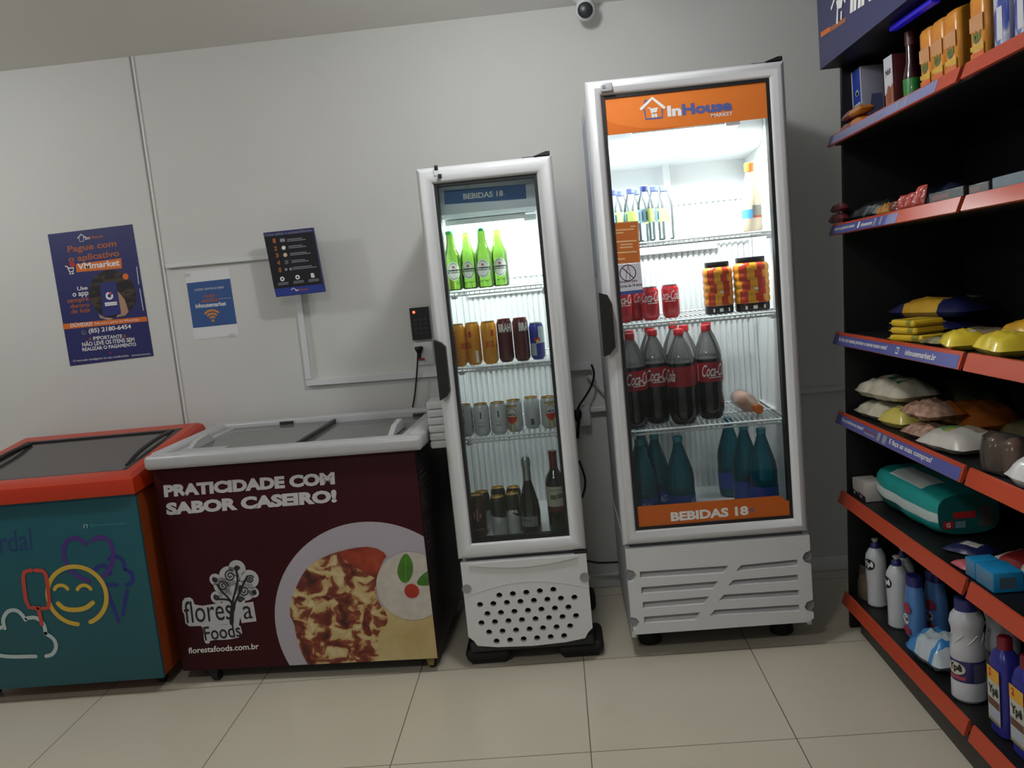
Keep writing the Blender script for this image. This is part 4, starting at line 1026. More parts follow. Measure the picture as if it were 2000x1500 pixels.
mb = MB(); mb.lathe([(.0153, .200), (.0155, .25), (.018, .256), (.018, .275), (.012, .287), (0, .289)], mat('foil_silver', '#9ea3a6', .3, .7), 20); mb.build('foil', t)
p = atY((1040, 1043), .11); t.location = (p.x, .11, zf)
t = thing('wine_bottle', 'red wine bottle with cream label and dark red capsule in the slim fridge', 'bottle')
mb = MB(); mb.lathe([(0, .004), (.033, 0), (.0365, .006), (.0365, .185), (.030, .208), (.017, .228), (.0145, .24), (.0145, .295), (0, .295)], WB, 24); mb.build('bottle_glass', t)
mb = MB(); mb.cylpatch(.0369, A_F-1.2, A_F+.95, .098, .172, mat('label_cream', '#b9b5a2', .5), 12); mb.cylpatch(.0369, A_F-1.2, A_F+.95, .076, .098, mat('label_wine', '#5b1f22', .4), 12)
mb.cylpatch(.0372, A_F-.6, A_F+.05, .125, .142, mat('label_sketch', '#6b6b62', .5), 5); mb.cylpatch(.0372, A_F+.1, A_F+.7, .128, .145, mat('label_sketch', '', .5), 5); mb.cyltext('RESERVA', .0372, A_F-.7, A_F+.6, .156, .163, mat('label_sketch', '', .5)); mb.build('label', t)
mb = MB(); mb.lathe([(.0150, .238), (.0152, .29), (.0160, .292), (.0160, .300), (0, .301)], mat('capsule_red', '#6a1a22', .35), 18); mb.build('capsule', t)
p = atY((1093, 1040), .115); t.location = (p.x, .115, zf)

# ---- wide fridge: cola cans
CRED = film('cola_red', '#c3202c'); 
def d_cola(mb, r, h):
    mb.cyltext('Coca-Cola', r, A_F-1.3, A_F+1.3, h*.55, h*.84, INK_W, .015, shear=.45); mb.cylpatch(r, A_F-.6, A_F+.7, h*.50, h*.525, INK_W, 6); mb.cylpatch(r, A_F-.5, A_F+.6, h*.86, h*.88, mat('cola_dim', '#d98a8f', .4), 5)
P7 = can('cola_can', '', 'can', .0312, .118, CRED, LIDS, d_cola); G7 = 'red cola cans on the second shelf of the wide fridge'; z = 1.2015
put(P7, (1219, 629), .115, z, 20, 'leftmost red cola can under the pasted notice in the wide fridge', G7)
put(P7, (1244, 625), .163, z, 60, 'dimmer red cola can turned aside between its neighbours below the pasted notice', G7)
put(P7, (1272, 623), .115, z, 12, 'third red cola can from the left, touching the group in the wide fridge', G7)
put(P7, (1312, 618), .15, z, -15, 'red cola can standing apart at the right of the can group in the wide fridge', G7)
# shrink-wrapped packs
YW = film('wrap_yellow', '#e39a25', .3); RW = film('wrap_red', '#c23a1e', .3); BK = mat('pack_black', '#191614', .4)
def wrapped(label, q, y, hw, hd, h, seed):
    t = thing('wrapped_pack', label, 'pack', (0, 0, 0), 'yellow and red wrapped packs in the wide fridge')
    rr = random.Random(seed); prof = [(hw*.93, hd*.93, .028)]
    rows = 5; hh = (h-.028-.026)/rows
    for i in range(rows):
        for f, s_ in ((.08, .965), (.3, 1.0), (.7, 1.0), (.92, .965)): prof.append((hw*s_, hd*s_, .028+hh*(i+f)))
    prof += [(hw*.95, hd*.95, h-.026), (hw*.8, hd*.8, h-.018)]
    ph = rr.random()
    def mf(a, i): return YW if math.sin(a*7+ph*2+.35*math.sin(i*.5)) > -.05 else RW
    mb = MB(); sup(mb, prof, mf, 44, 3.2); mb.build('wrap', t, 50)
    mb = MB(); sup(mb, [(hw*.90, hd*.90, 0), (hw*.95, hd*.95, .006), (hw*.95, hd*.95, .028), (hw*.93, hd*.93, .030)], BK, 36, 3.2)
    for k, w_ in ((-.55, .10), (-.1, .2), (.5, .08)): mb.box(hw*k, hw*(k+w_*1.2), -hd*.955, -hd*.945, .008, .02, INK_W)
    mb.build('pack_base', t)
    mb = MB(); sup(mb, [(hw*.78, hd*.78, h-.018), (hw*.80, hd*.80, h-.015), (hw*.80, hd*.80, h-.002), (hw*.78, hd*.78, h)], BK, 36, 3.2); mb.build('pack_lid', t)
    mb = MB(); mb.box(hw*.0, hw*.22, -hd*1.02, -hd*1.0, h*.40, h*.44, INK_W); mb.build('price_sticker', t)
    p = atY(q, y); t.location = (p.x, y, z)
wrapped('narrower yellow and red wrapped pack with black lid, left of the pair', (1405, 607), .135, .051, .042, .182, 3)
wrapped('broader yellow and red wrapped pack with black lid, right of the pair', (1470, 603), .13, .061, .045, .188, 8)
# water bottles, top shelf
CLR = clear('pet_clear', '#f3f8f8', .10, '#dfe8ea', 1.4, .05); BCAP = mat('cap_blue', '#5a63b4', .4)
def water_bottle(lab):
    t = thing('water_bottle', '', 'bottle')
    mb = MB(); mb.lathe([(0, .003), (.025, 0), (.029, .006), (.028, .03), (.029, .05), (.029, .115), (.026, .135), (.014, .168), (.0125, .175), (.0125, .185), (0, .185)], CLR, 18); mb.build('bottle_body', t)
    mb = MB(); mb.cylpatch(.0294, A_F-1.6, A_F-.2, .065, .110, lab[0], 6); mb.cylpatch(.0294, A_F-.2, A_F+1.5, .065, .110, lab[1], 6)
    for k in range(3): mb.cylpatch(.0297, A_F-1.2+.5*k, A_F-1.0+.5*k, .072, .102, lab[2], 2)
    mb.build('label', t)
    mb = MB(); mb.lathe([(.0125, .172), (.0152, .173), (.0152, .189), (.013, .191), (0, .191)], BCAP, 16); mb.build('cap', t)
    return Place(t)
la = (mat('label_ice_blue', '#9fc6d8', .4), mat('label_lime', '#cfe07c', .4), mat('label_line_grey', '#5d7382', .4))
PW = water_bottle(la); GW = 'small water bottles on the top shelf of the wide fridge'; z = 1.4785
wl = ['leftmost small water bottle with blue cap beside the wide fridge frame', 'small water bottle half hidden behind the leftmost one in the wide fridge',
      'third small water bottle from the left on the wide fridge top shelf', 'small water bottle behind the middle of the bottle group in the wide fridge',
      'tallest-standing middle water bottle, in front of the group above the notice', 'second water bottle from the right on the wide fridge top shelf', 'rightmost water bottle of the group, bright lime label, in the wide fridge']
for i, (q, y, rz) in enumerate([((1205, 478), .15, 10), ((1219, 474), .23, 60), ((1239, 476), .16, -40), ((1253, 470), .25, 30), ((1266, 477), .10, 5), ((1285, 473), .158, 15), ((1303, 470), .21, -55)]):
    put(PW, q, y, z, rz, wl[i], GW)
# juice bottle standing
OC = mat('cap_orange', '#e5762c', .4); JU = clear('juice_bottle', '#fff0e0', .72, '#e9d5bd', 1.4, .1)
t = thing('juice_bottle', 'tall pale juice bottle with orange cap standing on the wide fridge top shelf', 'bottle')
mb = MB(); mb.lathe([(0, .003), (.030, 0), (.034, .006), (.034, .10), (.031, .13), (.022, .165), (.014, .20), (.013, .222), (0, .222)], JU, 20); mb.build('bottle_body', t)
mb = MB(); mb.cylpatch(.0344, A_F-1.6, A_F-.1, .045, .075, mat('label_sky_blue', '#4f93d2', .4), 8); mb.cylpatch(.0344, A_F-.1, A_F+1.2, .052, .088, mat('label_taupe', '#8b8378', .4), 8); mb.cylpatch(.0346, A_F-.1, A_F+1.2, .045, .053, mat('label_brick', '#b5563c', .4), 8); mb.build('label', t)
mb = MB(); mb.lathe([(.013, .205), (.017, .206), (.0175, .232), (.014, .236), (0, .237)], OC, 18); mb.build('cap', t)
p = atY((1470, 450), .14); t.location = (p.x, .14, z)
# lying juice bottle, third shelf
t = thing('juice_bottle', 'pale juice bottle lying with its orange cap outward beside the cola bottles', 'bottle')
mb = MB(); mb.M = Matrix.Translation((0, 0, .036)) @ Matrix.Rotation(math.radians(93), 4, 'X'); mb.lathe([(0, .003), (.030, 0), (.034, .006), (.034, .10), (.031, .13), (.022, .165), (.014, .20), (.013, .215), (0, .215)], clear('juice_pink', '#ffd8c4', .75, '#d9b09c', 1.4, .1), 20); mb.build('bottle_body', t)
mb = MB(); mb.M = Matrix.Translation((0, 0, .036)) @ Matrix.Rotation(math.radians(93), 4, 'X'); mb.lathe([(.013, .200), (.017, .201), (.0175, .227), (.014, .231), (0, .232)], OC, 18); mb.build('cap', t)
p = atY((1448, 795), .36); t.location = (p.x-.012, .34, .822); t.rotation_euler = (0, 0, math.radians(6))
# two-litre cola bottles
COLA = mat('cola_liquid', '#120b0a', .12, coat=.5); PET = clear('pet_neck', '#dcdcdc', .22, '#b9b7b5', 1.45, .06); CAPR = mat('cap_red', '#cf2a30', .4)
def cola_bottle():
    t = thing('cola_bottle', '', 'bottle')
    mb = MB(); k = .935
    mb.lathe([(r*k, z_) for r, z_ in [(0, .012), (.02, .004), (.036, 0), (.046, .01), (.052, .035), (.0525, .06), (.050, .10), (.0525, .135), (.0535, .15), (.0535, .212), (.0525, .222), (0, .222)]], COLA, 24)
    mb.lathe([(.0525*k, .222), (.051*k, .232), (.044*k, .256), (.032*k, .285), (.020*k, .308), (.0135, .320), (.013, .332), (0, .332)], PET, 24); mb.build('bottle_body', t)
    mb = MB(); R2 = .0538*k; mb.lathe([(R2, .138), (R2+.0004, .142), (R2+.0004, .205), (R2, .209)], mat('cola_label_red', '#9f1620', .35), 28)
    mb.cyltext('Coca-Cola', R2+.0009, A_F-.95, A_F+1.1, .158, .202, INK_W, .012, shear=.45); mb.cylpatch(R2+.0009, A_F-.5, A_F+.5, .153, .156, INK_W, 6); mb.cylpatch(R2+.0009, A_F-1.35, A_F-1.22, .143, .204, mat('cola_dim', '', .4), 2); mb.build('label', t)
    mb = MB(); mb.lathe([(.0145, .318), (.0180, .320), (.0180, .338), (.016, .341), (0, .342)], CAPR, 18); mb.build('cap', t)
    return Place(t)
PC_ = cola_bottle(); GC = 'large cola bottles on the third shelf of the wide fridge'; z = .8205
fl = ['leftmost front cola bottle on the third shelf of the wide fridge', 'second front cola bottle from the left in the wide fridge', 'third front cola bottle from the left, label turned away, in the wide fridge', 'rightmost front cola bottle, next to the lying juice bottle']
for i, (q, y, rz) in enumerate([((1243, 833), .115, 25), ((1287, 829), .175, 10), ((1337, 822), .115, -95), ((1390, 814), .172, 18)]): put(PC_, q, y, z, rz, fl[i], GC)
bl = ['back-row cola bottle behind the leftmost front one in the wide fridge', 'back-row cola bottle seen between the first and second front bottles', 'back-row cola bottle seen between the second and third front bottles', 'back-row cola bottle close behind the third front bottle', 'back-row cola bottle behind the rightmost front one, its cap peeking out']
for i, (q, y) in enumerate([((1241, 820), .242), ((1280, 812), .328), ((1326, 806), .40), ((1347, 812), .252), ((1390, 803), .325)]): put(PC_, q, y, z, 40+i*50, bl[i], GC)
# turquoise water bottles at the bottom
TQ = clear('pet_turquoise', '#4fb3c4', .42, '#1e7f92', 1.4, .08)
def tq_bottle():
    t = thing('water_bottle', '', 'bottle')
    mb = MB(); mb.lathe([(0, .006), (.03, 0), (.046, .006), (.05, .03), (.0495, .12), (.050, .155), (.046, .185), (.034, .225), (.022, .262), (.0155, .285), (.0145, .30), (0, .30)], TQ, 22); mb.build('bottle_body', t)
    mb = MB(); mb.lathe([(.0505, .035), (.0508, .04), (.0508, .095), (.0505, .10)], mat('label_deep_blue', '#2b4fa0', .4), 24); mb.cyltext('AGUA', .0512, A_F-.5, A_F+.5, .058, .085, mat('label_pale_blue', '#9cc0e0', .4), .03); mb.build('label', t)
    mb = MB(); mb.lathe([(.0145, .290), (.0175, .291), (.0175, .308), (.015, .311), (0, .311)], mat('cap_teal', '#2a8796', .4), 16); mb.build('cap', t)
    return Place(t)
PT = tq_bottle(); GT = 'turquoise water bottles on the floor of the wide fridge'; zb = .4642
tl = ['leftmost turquoise water bottle at the bottom of the wide fridge', 'turquoise water bottle second from the left at the wide fridge bottom', 'turquoise water bottle at the right of the left-hand group', 'turquoise water bottle behind the left-hand front pair', 'left one of the right-hand turquoise bottles, set back', 'middle turquoise bottle of the right-hand group', 'rightmost turquoise water bottle by the wide fridge wall']
for i, (q, y) in enumerate([((1262, 1035), .11), ((1290, 1020), .20), ((1336, 1032), .115), ((1264, 1010), .32), ((1432, 985), .38), ((1462, 1000), .23), ((1496, 1012), .135)]): put(PT, q, y, zb, 30*i, tl[i], GT)

# ================================================================== SHELVING ON THE RIGHT
GY, SLP = .13, .028
Z0 = [1.768, 1.466, 1.089, .803, .509, .123]            # shelf surface heights at the far end
XR = [1.012, 1.004, .999, .995, .990, .986]             # front edge of each shelf
def sz(i, y): return Z0[i]+SLP*(GY-y)
GBK = mat('gondola_black', '#0b0b0d', .5); GKK = mat('gondola_kick', '#2e2926', .5)
RO = mat('rail_orange', '#b5452a', .32); RP = mat('rail_label_blue', '#555a9a', .35); RPP = mat('rail_label_lilac', '#7a7da6', .35)
g = thing('shelving_unit', 'tall black metal shelving unit with orange price rails along the right side', 'shelving', (1.2, -.85, 0))
mb = MB(); mb.prism([(.992, 0), (1.45, 0), (1.47, 2.02), (1.05, 2.02)], GY-.02, GY, GBK); mb.build('end_panel', g)
mb = MB(); mb.box(1.42, 1.45, -1.85, GY-.02, 0, 2.02, GBK); mb.build('back_panel', g)
mb = MB(); mb.box(1.012, 1.03, -1.85, .06, 0, .085, GKK, .002); mb.build('kick_plate', g)
SPLIT = -.845
def yz(y, z): return z+SLP*(GY-y)
for i in range(6):
    x = XR[i]
    mb = MB(); a, b = GY-.012, -1.84
    zt = lambda y: sz(i, y)
    vs = []
    for y in (a, b):
        vs += [(x+.006, y, sz(i, y)), (1.425, y, sz(i, y)), (1.425, y, sz(i, y)-.022), (x+.006, y, sz(i, y)-.030)]
    mb.add(vs, [[0, 1, 5, 4], [1, 2, 6, 5], [2, 3, 7, 6], [3, 0, 4, 7], [0, 3, 2, 1], [4, 5, 6, 7]], GBK); s_ = mb.build('shelf', g)
    hgt = .035 if i < 2 else .041
    for (ya, yb) in ((GY+.012, SPLIT+.012), (SPLIT-.012, -1.84)):
        mb = MB(); vs = []
        for y in (ya, yb):
            zt_ = sz(i, y)+.007
            vs += [(x, y, zt_), (x+.005, y, zt_+.0015), (x+.007, y, zt_-hgt*.5), (x-.008, y, zt_-hgt-.003), (x-.014, y, zt_-hgt)]
        mb.add(vs, [[0, 5, 6, 1], [1, 6, 7, 2], [2, 7, 8, 3], [3, 8, 9, 4], [4, 9, 5, 0], [0, 1, 2, 3, 4], [9, 8, 7, 6, 5]], RO)
        if ya > 0 and i < 4:      # paper label slipped into the rail
            z_a = sz(i, ya)+.007; top = Vector((x, ya, z_a)); bot = Vector((x-.014, ya, z_a-hgt)); al = Vector((0, -1, SLP)); up = (top-bot)
            nrm = al.cross(up).normalized()
            if nrm.x > 0: nrm = -nrm
            L_ = ya-yb
            def lq(s0, s1, v0, v1, m, l):
                mb.add([bot+al*s0+up*v0+nrm*(.0006*l), bot+al*s1+up*v0+nrm*(.0006*l), bot+al*s1+up*v1+nrm*(.0006*l), bot+al*s0+up*v1+nrm*(.0006*l)], [[0, 1, 2, 3]], m)
            def lt(st, s0, s1, v0, v1, m=INK_W, bold=.02): mb.text(st, bot+al*s0+up*v0+nrm*.0014, al*(s1-s0), up*(v1-v0), m, bold)
            if i == 3:
                lq(.0, L_-.01, .02, .80, RP, 1); lt('Deu problema no totem?', .06, .275, .28, .66); lq(.29, .38, .22, .34, INK_DIM, 2); lq(.40, .425, .14, .74, INK_DIM, 2); lq(.445, .475, .14, .74, INK_DIM, 2); lt('E faça as suas compras!', .50, .80, .22, .68)
                lt('fale conosco', .29, .385, .42, .62, INK_BR)
            elif i == 2:
                lq(.0, L_-.01, .02, .80, RP, 1); lt('Se liga nas nossas promos e segue nosso insta!', .055, .50, .24, .66); lt('inhousemarket.br', .64, .84, .24, .62)
                lq(.57, .59, .2, .66, INK_W, 2); lq(.5735, .5865, .29, .57, RP, 3)
            elif i == 1:
                lq(.0, .52, .02, .82, RP, 1); lq(.52, .60, .02, .82, RPP, 1); lt('baixe ou pague no totem', .05, .25, .24, .66); lq(.28, .295, .2, .74, INK_W, 2); lt('inhousemarket', .31, .41, .24, .6)
                lq(.42, .435, .12, .78, INK_DIM, 2); lq(.47, .485, .12, .78, INK_DIM, 2)
            else:
                lq(.0, .86, .06, .9, RPP, 1); lt('inhousemarket', .1, .5, .3, .62, INK_DIM); lq(.6, .615, .2, .8, INK_DIM, 2); lq(.66, .675, .2, .8, INK_DIM, 2)
        mb.build('price_rail', s_)
# header with logo
HX = .985
hz = .028
HB = mat('header_indigo', '#2e315c', .4)
mb = MB()
vs = []
for y, dz in ((GY+.005, 0), (-1.85, .05)):
    vs += [(HX, y, 1.998+dz), (1.45, y, 1.998+dz), (1.45, y, 2.40), (HX, y, 2.40)]
mb.add(vs, [[0, 1, 5, 4], [1, 2, 6, 5], [2, 3, 7, 6], [0, 3, 2, 1], [4, 5, 6, 7]], GBK); mb.add(vs, [[0, 4, 7, 3]], HB)
P = Panel(mb, (HX, 0, 0), (-1, 0, 0), .0006)
def Q(*pts): return K(pts, 1590, 0, .205)
P.poly(Q((65, 310), (150, 255), (150, 300), (65, 360)), INK_O, 1); P.poly(Q((150, 262), (300, 165), (300, 205), (150, 310)), mat('header_print_orange_dim', '#9a5526', .4), 1)
P.stroke(Q((170, 80), (235, -120), (300, 10)), .011, INK_W, 3, 0); P.poly(Q((215, 10), (280, -30), (268, 70), (225, 90)), INK_W, 3); P.poly(Q((222, 85), (235, 80), (232, 225), (215, 228)), INK_W, 3); P.poly(Q((258, 110), (272, 100), (268, 185), (255, 190)), INK_W, 3)
P.text('InHouse', Q((345, 132))[0], Q((900, -215))[0], Q((352, -60))[0], INK_W, 2, .05)
mb.build('header_board', g, 20)
mb = MB(); mb.box(1.022, 1.046, -.66, -.38, 1.99, 2.004, mat('blue_reflection_glow', '#1a12a0', .3, emit='#1c10c8', es=.22), .004); mb.build('blue_reflection_bar', g)  # glowing bar stands in for a soft blue reflection on the underside

TILT = -SLP
def on_shelf(pl_or_obj, i, x, y, rz, label=None, group=None, lift=0.0, rx=0.0, ry=0.0, scale=None):
    loc = (x, y, sz(i, y)+.0015+lift)
    R_ = Matrix.Rotation(TILT, 3, 'X') @ Matrix.Rotation(math.radians(rz), 3, 'Z') @ Matrix.Rotation(math.radians(ry), 3, 'Y') @ Matrix.Rotation(math.radians(rx), 3, 'X')
    rot = tuple(R_.to_euler('XYZ'))
    if isinstance(pl_or_obj, Place): return pl_or_obj(loc, rot, label, group, scale)
    pl_or_obj.location = loc; pl_or_obj.rotation_euler = rot; return pl_or_obj

def pillow(mb, lx, ly, h, mf, seed=0, n=18, m=12, seal=.06, wr=.12):
    """stuffed film bag lying flat: two bulged skins meeting in crimped ends"""
    rr = random.Random(seed); ph = [rr.uniform(0, 6.28) for _ in range(6)]; vs = []; fs = []; ms = []
    def hgt(u, v):
        a = max(0, 1-abs(u)**3.2); b = max(0, 1-abs(v)**2.6)
        w = 1+wr*(math.sin(7*u+ph[0]+3*v)*.5+math.sin(11*v+ph[1]-4*u)*.35+math.sin(17*u+9*v+ph[2])*.3)
        return (a**.55)*(b**.5)*w
    for side in (1, -1):
        for i in range(n+1):
            for j in range(m+1):
                u = -1+2*i/n; v = -1+2*j/m
                s_ = (1-seal); uu = u/s_ if abs(u) < s_ else math.copysign(1, u)
                t_ = hgt(uu, v); z = h*.30+(h*.70*t_ if side > 0 else -h*.30*min(1, t_*1.4))
                pin = 1-.10*(abs(u)**6)+.025*math.sin(9*u+ph[3])
                vs.append((lx/2*u, ly/2*v*pin, z))
    N = (n+1)*(m+1)
    for side in (0, 1):
        for i in range(n):
            for j in range(m):
                a = side*N+i*(m+1)+j; q = [a, a+m+1, a+m+2, a+1]
                fs.append(q if side == 0 else q[::-1]); u = -1+2*(i+.5)/n; v = -1+2*(j+.5)/m
                ms.append(mf(u, v, side) if callable(mf) else mf)
    mb.add(vs, fs, ms)
def bag(name, label, cat, lx, ly, h, mf, seed, group=None, extra=None, **kw):
    mb = MB(); pillow(mb, lx, ly, h, mf, seed, **kw)
    if extra: extra(mb)
    o = mb.build(name, None, 60); return tag(o, label, cat, group)

# ---- top shelf
def carton(name, label, cat, w, d, h, front, sidem, group=None, deco=None):
    """front faces -y (width w), depth d"""
    mb = MB(); mb.box(-w/2, w/2, -d/2, d/2, 0, h, sidem, .002)
    P_ = -d/2-.0006
    mb.add([(-w/2+.002, P_, .002), (w/2-.002, P_, .002), (w/2-.002, P_, h-.002), (-w/2+.002, P_, h-.002)], [[0, 1, 2, 3]], front)
    if deco: deco(mb, w, d, h, P_-.0004)
    return tag(mb.build(name), label, cat, group)
MILKB = film('carton_blue', '#2b45b0', .35); CWH = mat('carton_white', '#c9c9cf', .4); CGREY = mat('carton_side_grey', '#8b8a99', .4)
def milk_d(mb, w, d, h, y):
    for x in (-w/2, w/2-.010): mb.add([(x, y, 0), (x+.010, y, 0), (x+.010, y, h), (x, y, h)], [[0, 1, 2, 3]], CWH)
    mb.add([(-w/2, y-.0002, 0), (w/2, y-.0002, 0), (w/2, y-.0002, h*.13), (0, y-.0002, h*.07), (-w/2, y-.0002, h*.12)], [[0, 1, 3], [1, 2, 3], [0, 3, 4]], CWH)
    c = (.004, h*.56); LM = mat('lotus_pale', '#b9cfc4', .4)
    for an in (-50, -25, 0, 25, 50):
        a = math.radians(90+an); tip = (c[0]+.024*math.cos(a), c[1]+.024*math.sin(a)); n_ = (-math.sin(a)*.006, math.cos(a)*.006); mid = (c[0]+.011*math.cos(a), c[1]+.011*math.sin(a))
        mb.add([(c[0], y-.0003, c[1]), (mid[0]-n_[0], y-.0003, mid[1]-n_[1]), (tip[0], y-.0003, tip[1]), (mid[0]+n_[0], y-.0003, mid[1]+n_[1])], [[0, 1, 2, 3]], LM)
    mb.add([(-w*.32, y-.0003, h*.40), (w*.32, y-.0003, h*.42), (w*.32, y-.0003, h*.46), (-w*.32, y-.0003, h*.44)], [[0, 1, 2, 3]], CWH)
    mb.prism([(-.005, h*.55), (.012, h*.55), (.028, h*.55), (.028, h*.1), (-.02, h*.1)], w/2+.0004, w/2+.0008, mat('carton_side_blue', '#4b5170', .4), 'x')  # dull blue patch on the carton's side face
o = carton('milk_carton', 'blue and white drink carton with pale flower emblem, far end of top shelf', 'carton', .092, .072, .203, MILKB, CGREY, None, milk_d); on_shelf(o, 0, 1.115, .056, -90)
def two_tone(a, b, at=.0): return lambda u, v, s: a if u < at else b
DRED = film('wrap_dark_red', '#7c2a26', .25); AMB = film('wrap_amber', '#b8742a', .3)
GB1 = 'red and amber wrapped bars on the top shelf'
o = bag('snack_bar', 'lower red and amber wrapped bar lying before the blue carton', 'snack', .24, .05, .03, two_tone(DRED, AMB, .1), 1, GB1); on_shelf(o, 0, 1.045, -.022, -90)
o = bag('snack_bar', 'upper red and amber wrapped bar lying on the other bar before the blue carton', 'snack', .22, .05, .03, two_tone(DRED, AMB, -.1), 2, GB1); on_shelf(o, 0, 1.047, -.03, -91, lift=.036)
def choc_d(mb, w, d, h, y):
    mb.add([(-w/2, y, h*.35), (w/2, y, h*.5), (w/2, y, h), (-w/2, y, h)], [[0, 1, 2, 3]], CWH)
    mb.text('Nut', (-w*.3, y-.0004, h*.66), (w*.6, 0, .006), (0, 0, h*.12), INK_K, .03)
    mb.add([(-.0*w+.016*math.cos(k*.6283)*1.0, y-.0006, h*.34+.026*math.sin(k*.6283)) for k in range(10)], [list(range(10))], mat('choc_brown', '#8a5a44', .5))
o = carton('drink_carton', 'small carton with white top and brown base on the top shelf', 'carton', .066, .05, .165, mat('carton_terracotta', '#a9654e', .45), film('carton_maroon', '#4b1a1c', .4), None, choc_d); on_shelf(o, 0, 1.088, -.262, -90)
t = thing('sauce_bottle', 'dark red sauce bottle with bright green lower label beside the orange packs', 'bottle')
mb = MB(); mb.lathe([(0, .002), (.022, 0), (.025, .005), (.025, .075), (.022, .095), (.0155, .12), (.014, .19), (0, .19)], mat('sauce_dark', '#2b1114', .15, coat=.4), 18); mb.build('bottle_body', t)
mb = MB(); mb.lathe([(.0254, .008), (.0256, .01), (.0256, .072), (.0254, .074)], film('label_green', '#1f7c35', .35), 18); mb.build('label', t)
mb = MB(); mb.lathe([(.0145, .165), (.0165, .167), (.0165, .205), (0, .207)], mat('cap_dark_red', '#4a1519', .4), 14); mb.build('cap', t)
on_shelf(t, 0, 1.09, -.365, 0)
ORP = noisy('pack_orange_film', [(.3, '#c9781f'), (.7, '#d99a36')], 12, .3); ORS = film('pack_orange_side', '#9c6a1e', .35)
def juice_d(mb, w, d, h, y):
    for z0_, z1_, m in ((.46, .70, mat('pack_pinkish', '#c08a5c', .4)), (.0, .20, mat('pack_deep_orange', '#c8601e', .4)), (.20, .30, mat('pack_yellow_band', '#c9a02e', .4))):
        mb.add([(-w/2+.003, y, h*z0_+.006), (w/2-.003, y, h*z0_-.006+.006), (w/2-.003, y, h*z1_), (-w/2+.003, y, h*z1_)], [[0, 1, 2, 3]], m)
    LFG = mat('pack_leaf_green', '#5d6a2a', .45)
    for dx, an in ((-.012, 110), (0, 90), (.013, 65)):
        a = math.radians(an); b = (dx*.4, h*.30); tip = (b[0]+.034*math.cos(a), b[1]+.034*math.sin(a)); n_ = (-math.sin(a)*.008, math.cos(a)*.008); mid = ((b[0]+tip[0])/2, (b[1]+tip[1])/2)
        mb.add([(b[0], y-.0004, b[1]), (mid[0]-n_[0], y-.0004, mid[1]-n_[1]), (tip[0], y-.0004, tip[1]), (mid[0]+n_[0], y-.0004, mid[1]+n_[1])], [[0, 1, 2, 3]], LFG)
def orange_pack(label, y, w, x=1.088):
    mb = MB(); w2 = w/2
    sup(mb, [(w2*.9, .034, 0), (w2, .038, .004), (w2, .038, .155), (w2*.9, .033, .165), (w2*.8, .004, .172)], lambda a, i: ORS if abs(math.cos(a)) > .8 else ORP, 28, 6)
    juice_d(mb, w*.9, .076, .165, -.0386)
    o = tag(mb.build('powder_pack', None, 50), label, 'pack', 'orange film packs on the top shelf'); on_shelf(o, 0, x, y, -90)
orange_pack('orange film pack with leaf print nearest the dark sauce bottle', -.545, .074)
orange_pack('orange film pack in the middle of the row of three touching ones', -.621, .074)
orange_pack('orange film pack at the near end of the row of three touching ones', -.697, .074)
orange_pack('orange film pack standing apart beside the blue and white packs', -.833, .078)
BW = noisy('pack_blue_white', [(.40, '#2c3f96'), (.47, '#33479c'), (.53, '#c2c4d2'), (.65, '#a9acc6')], 22, .3, 1, stretch=(1, 1, .8)); BWS = mat('pack_side_lilac', '#7f81a0', .4)
for y, lab in ((-.948, 'blue and white patterned pack beside the lone orange pack on the top shelf'), (-1.035, 'blue and white patterned pack at the right edge of the top shelf')):
    mb = MB(); sup(mb, [(.034, .032, 0), (.037, .036, .004), (.037, .036, .20), (.034, .032, .208), (.03, .006, .215)], lambda a, i: BWS if (math.cos(a) > .75) else BW, 28, 6); mb.add([(-.012, -.0368, .03), (.012, -.0368, .03), (.012, -.0368, .10), (-.012, -.0368, .10)], [[0, 1, 2, 3]], CWH)
    o = tag(mb.build('powder_pack', None, 50), lab, 'pack', 'blue and white packs on the top shelf'); on_shelf(o, 0, 1.082, y, -90)

# ---- second shelf
WINE = film('wrap_wine', '#5a2228', .3); SMOKE = noisy('wrap_smoke_grey', [(.4, '#1d1e20'), (.58, '#33373a'), (.68, '#7f8a8c')], 14, .22, 3); INKB = noisy('wrap_ink_blue', [(.4, '#12151d'), (.7, '#2b3a52')], 10, .25)
o = bag('snack_pouch', 'dark wine-red pouch lying at the far end of the second shelf', 'pouch', .15, .034, .032, WINE, 3); on_shelf(o, 1, 1.016, .108, -90, lift=.010)
o = bag('snack_pouch', 'smaller dark wine-red pouch lying on top of the other at the far end', 'pouch', .12, .032, .028, WINE, 4); on_shelf(o, 1, 1.017, .10, -89, lift=.046)
o = bag('snack_pouch', 'dark grey shiny pouch on the second shelf with crinkled silver edge', 'pouch', .26, .13, .055, SMOKE, 5, wr=.25); on_shelf(o, 1, 1.085, -.095, -85)
o = bag('snack_pouch', 'dark blue-grey pouch lying behind the shiny grey pouch on the second shelf', 'pouch', .30, .12, .075, INKB, 6, wr=.2); on_shelf(o, 1, 1.235, -.22, -88)
o = bag('sweet_packet', 'small shiny gold packet in front of the dark pouches on the second shelf', 'packet', .085, .06, .035, film('wrap_gold', '#a87a3c', .18), 7, wr=.3); on_shelf(o, 1, 1.045, -.275, -86)
REDP = film('wrap_rose_red', '#a8443c', .22)
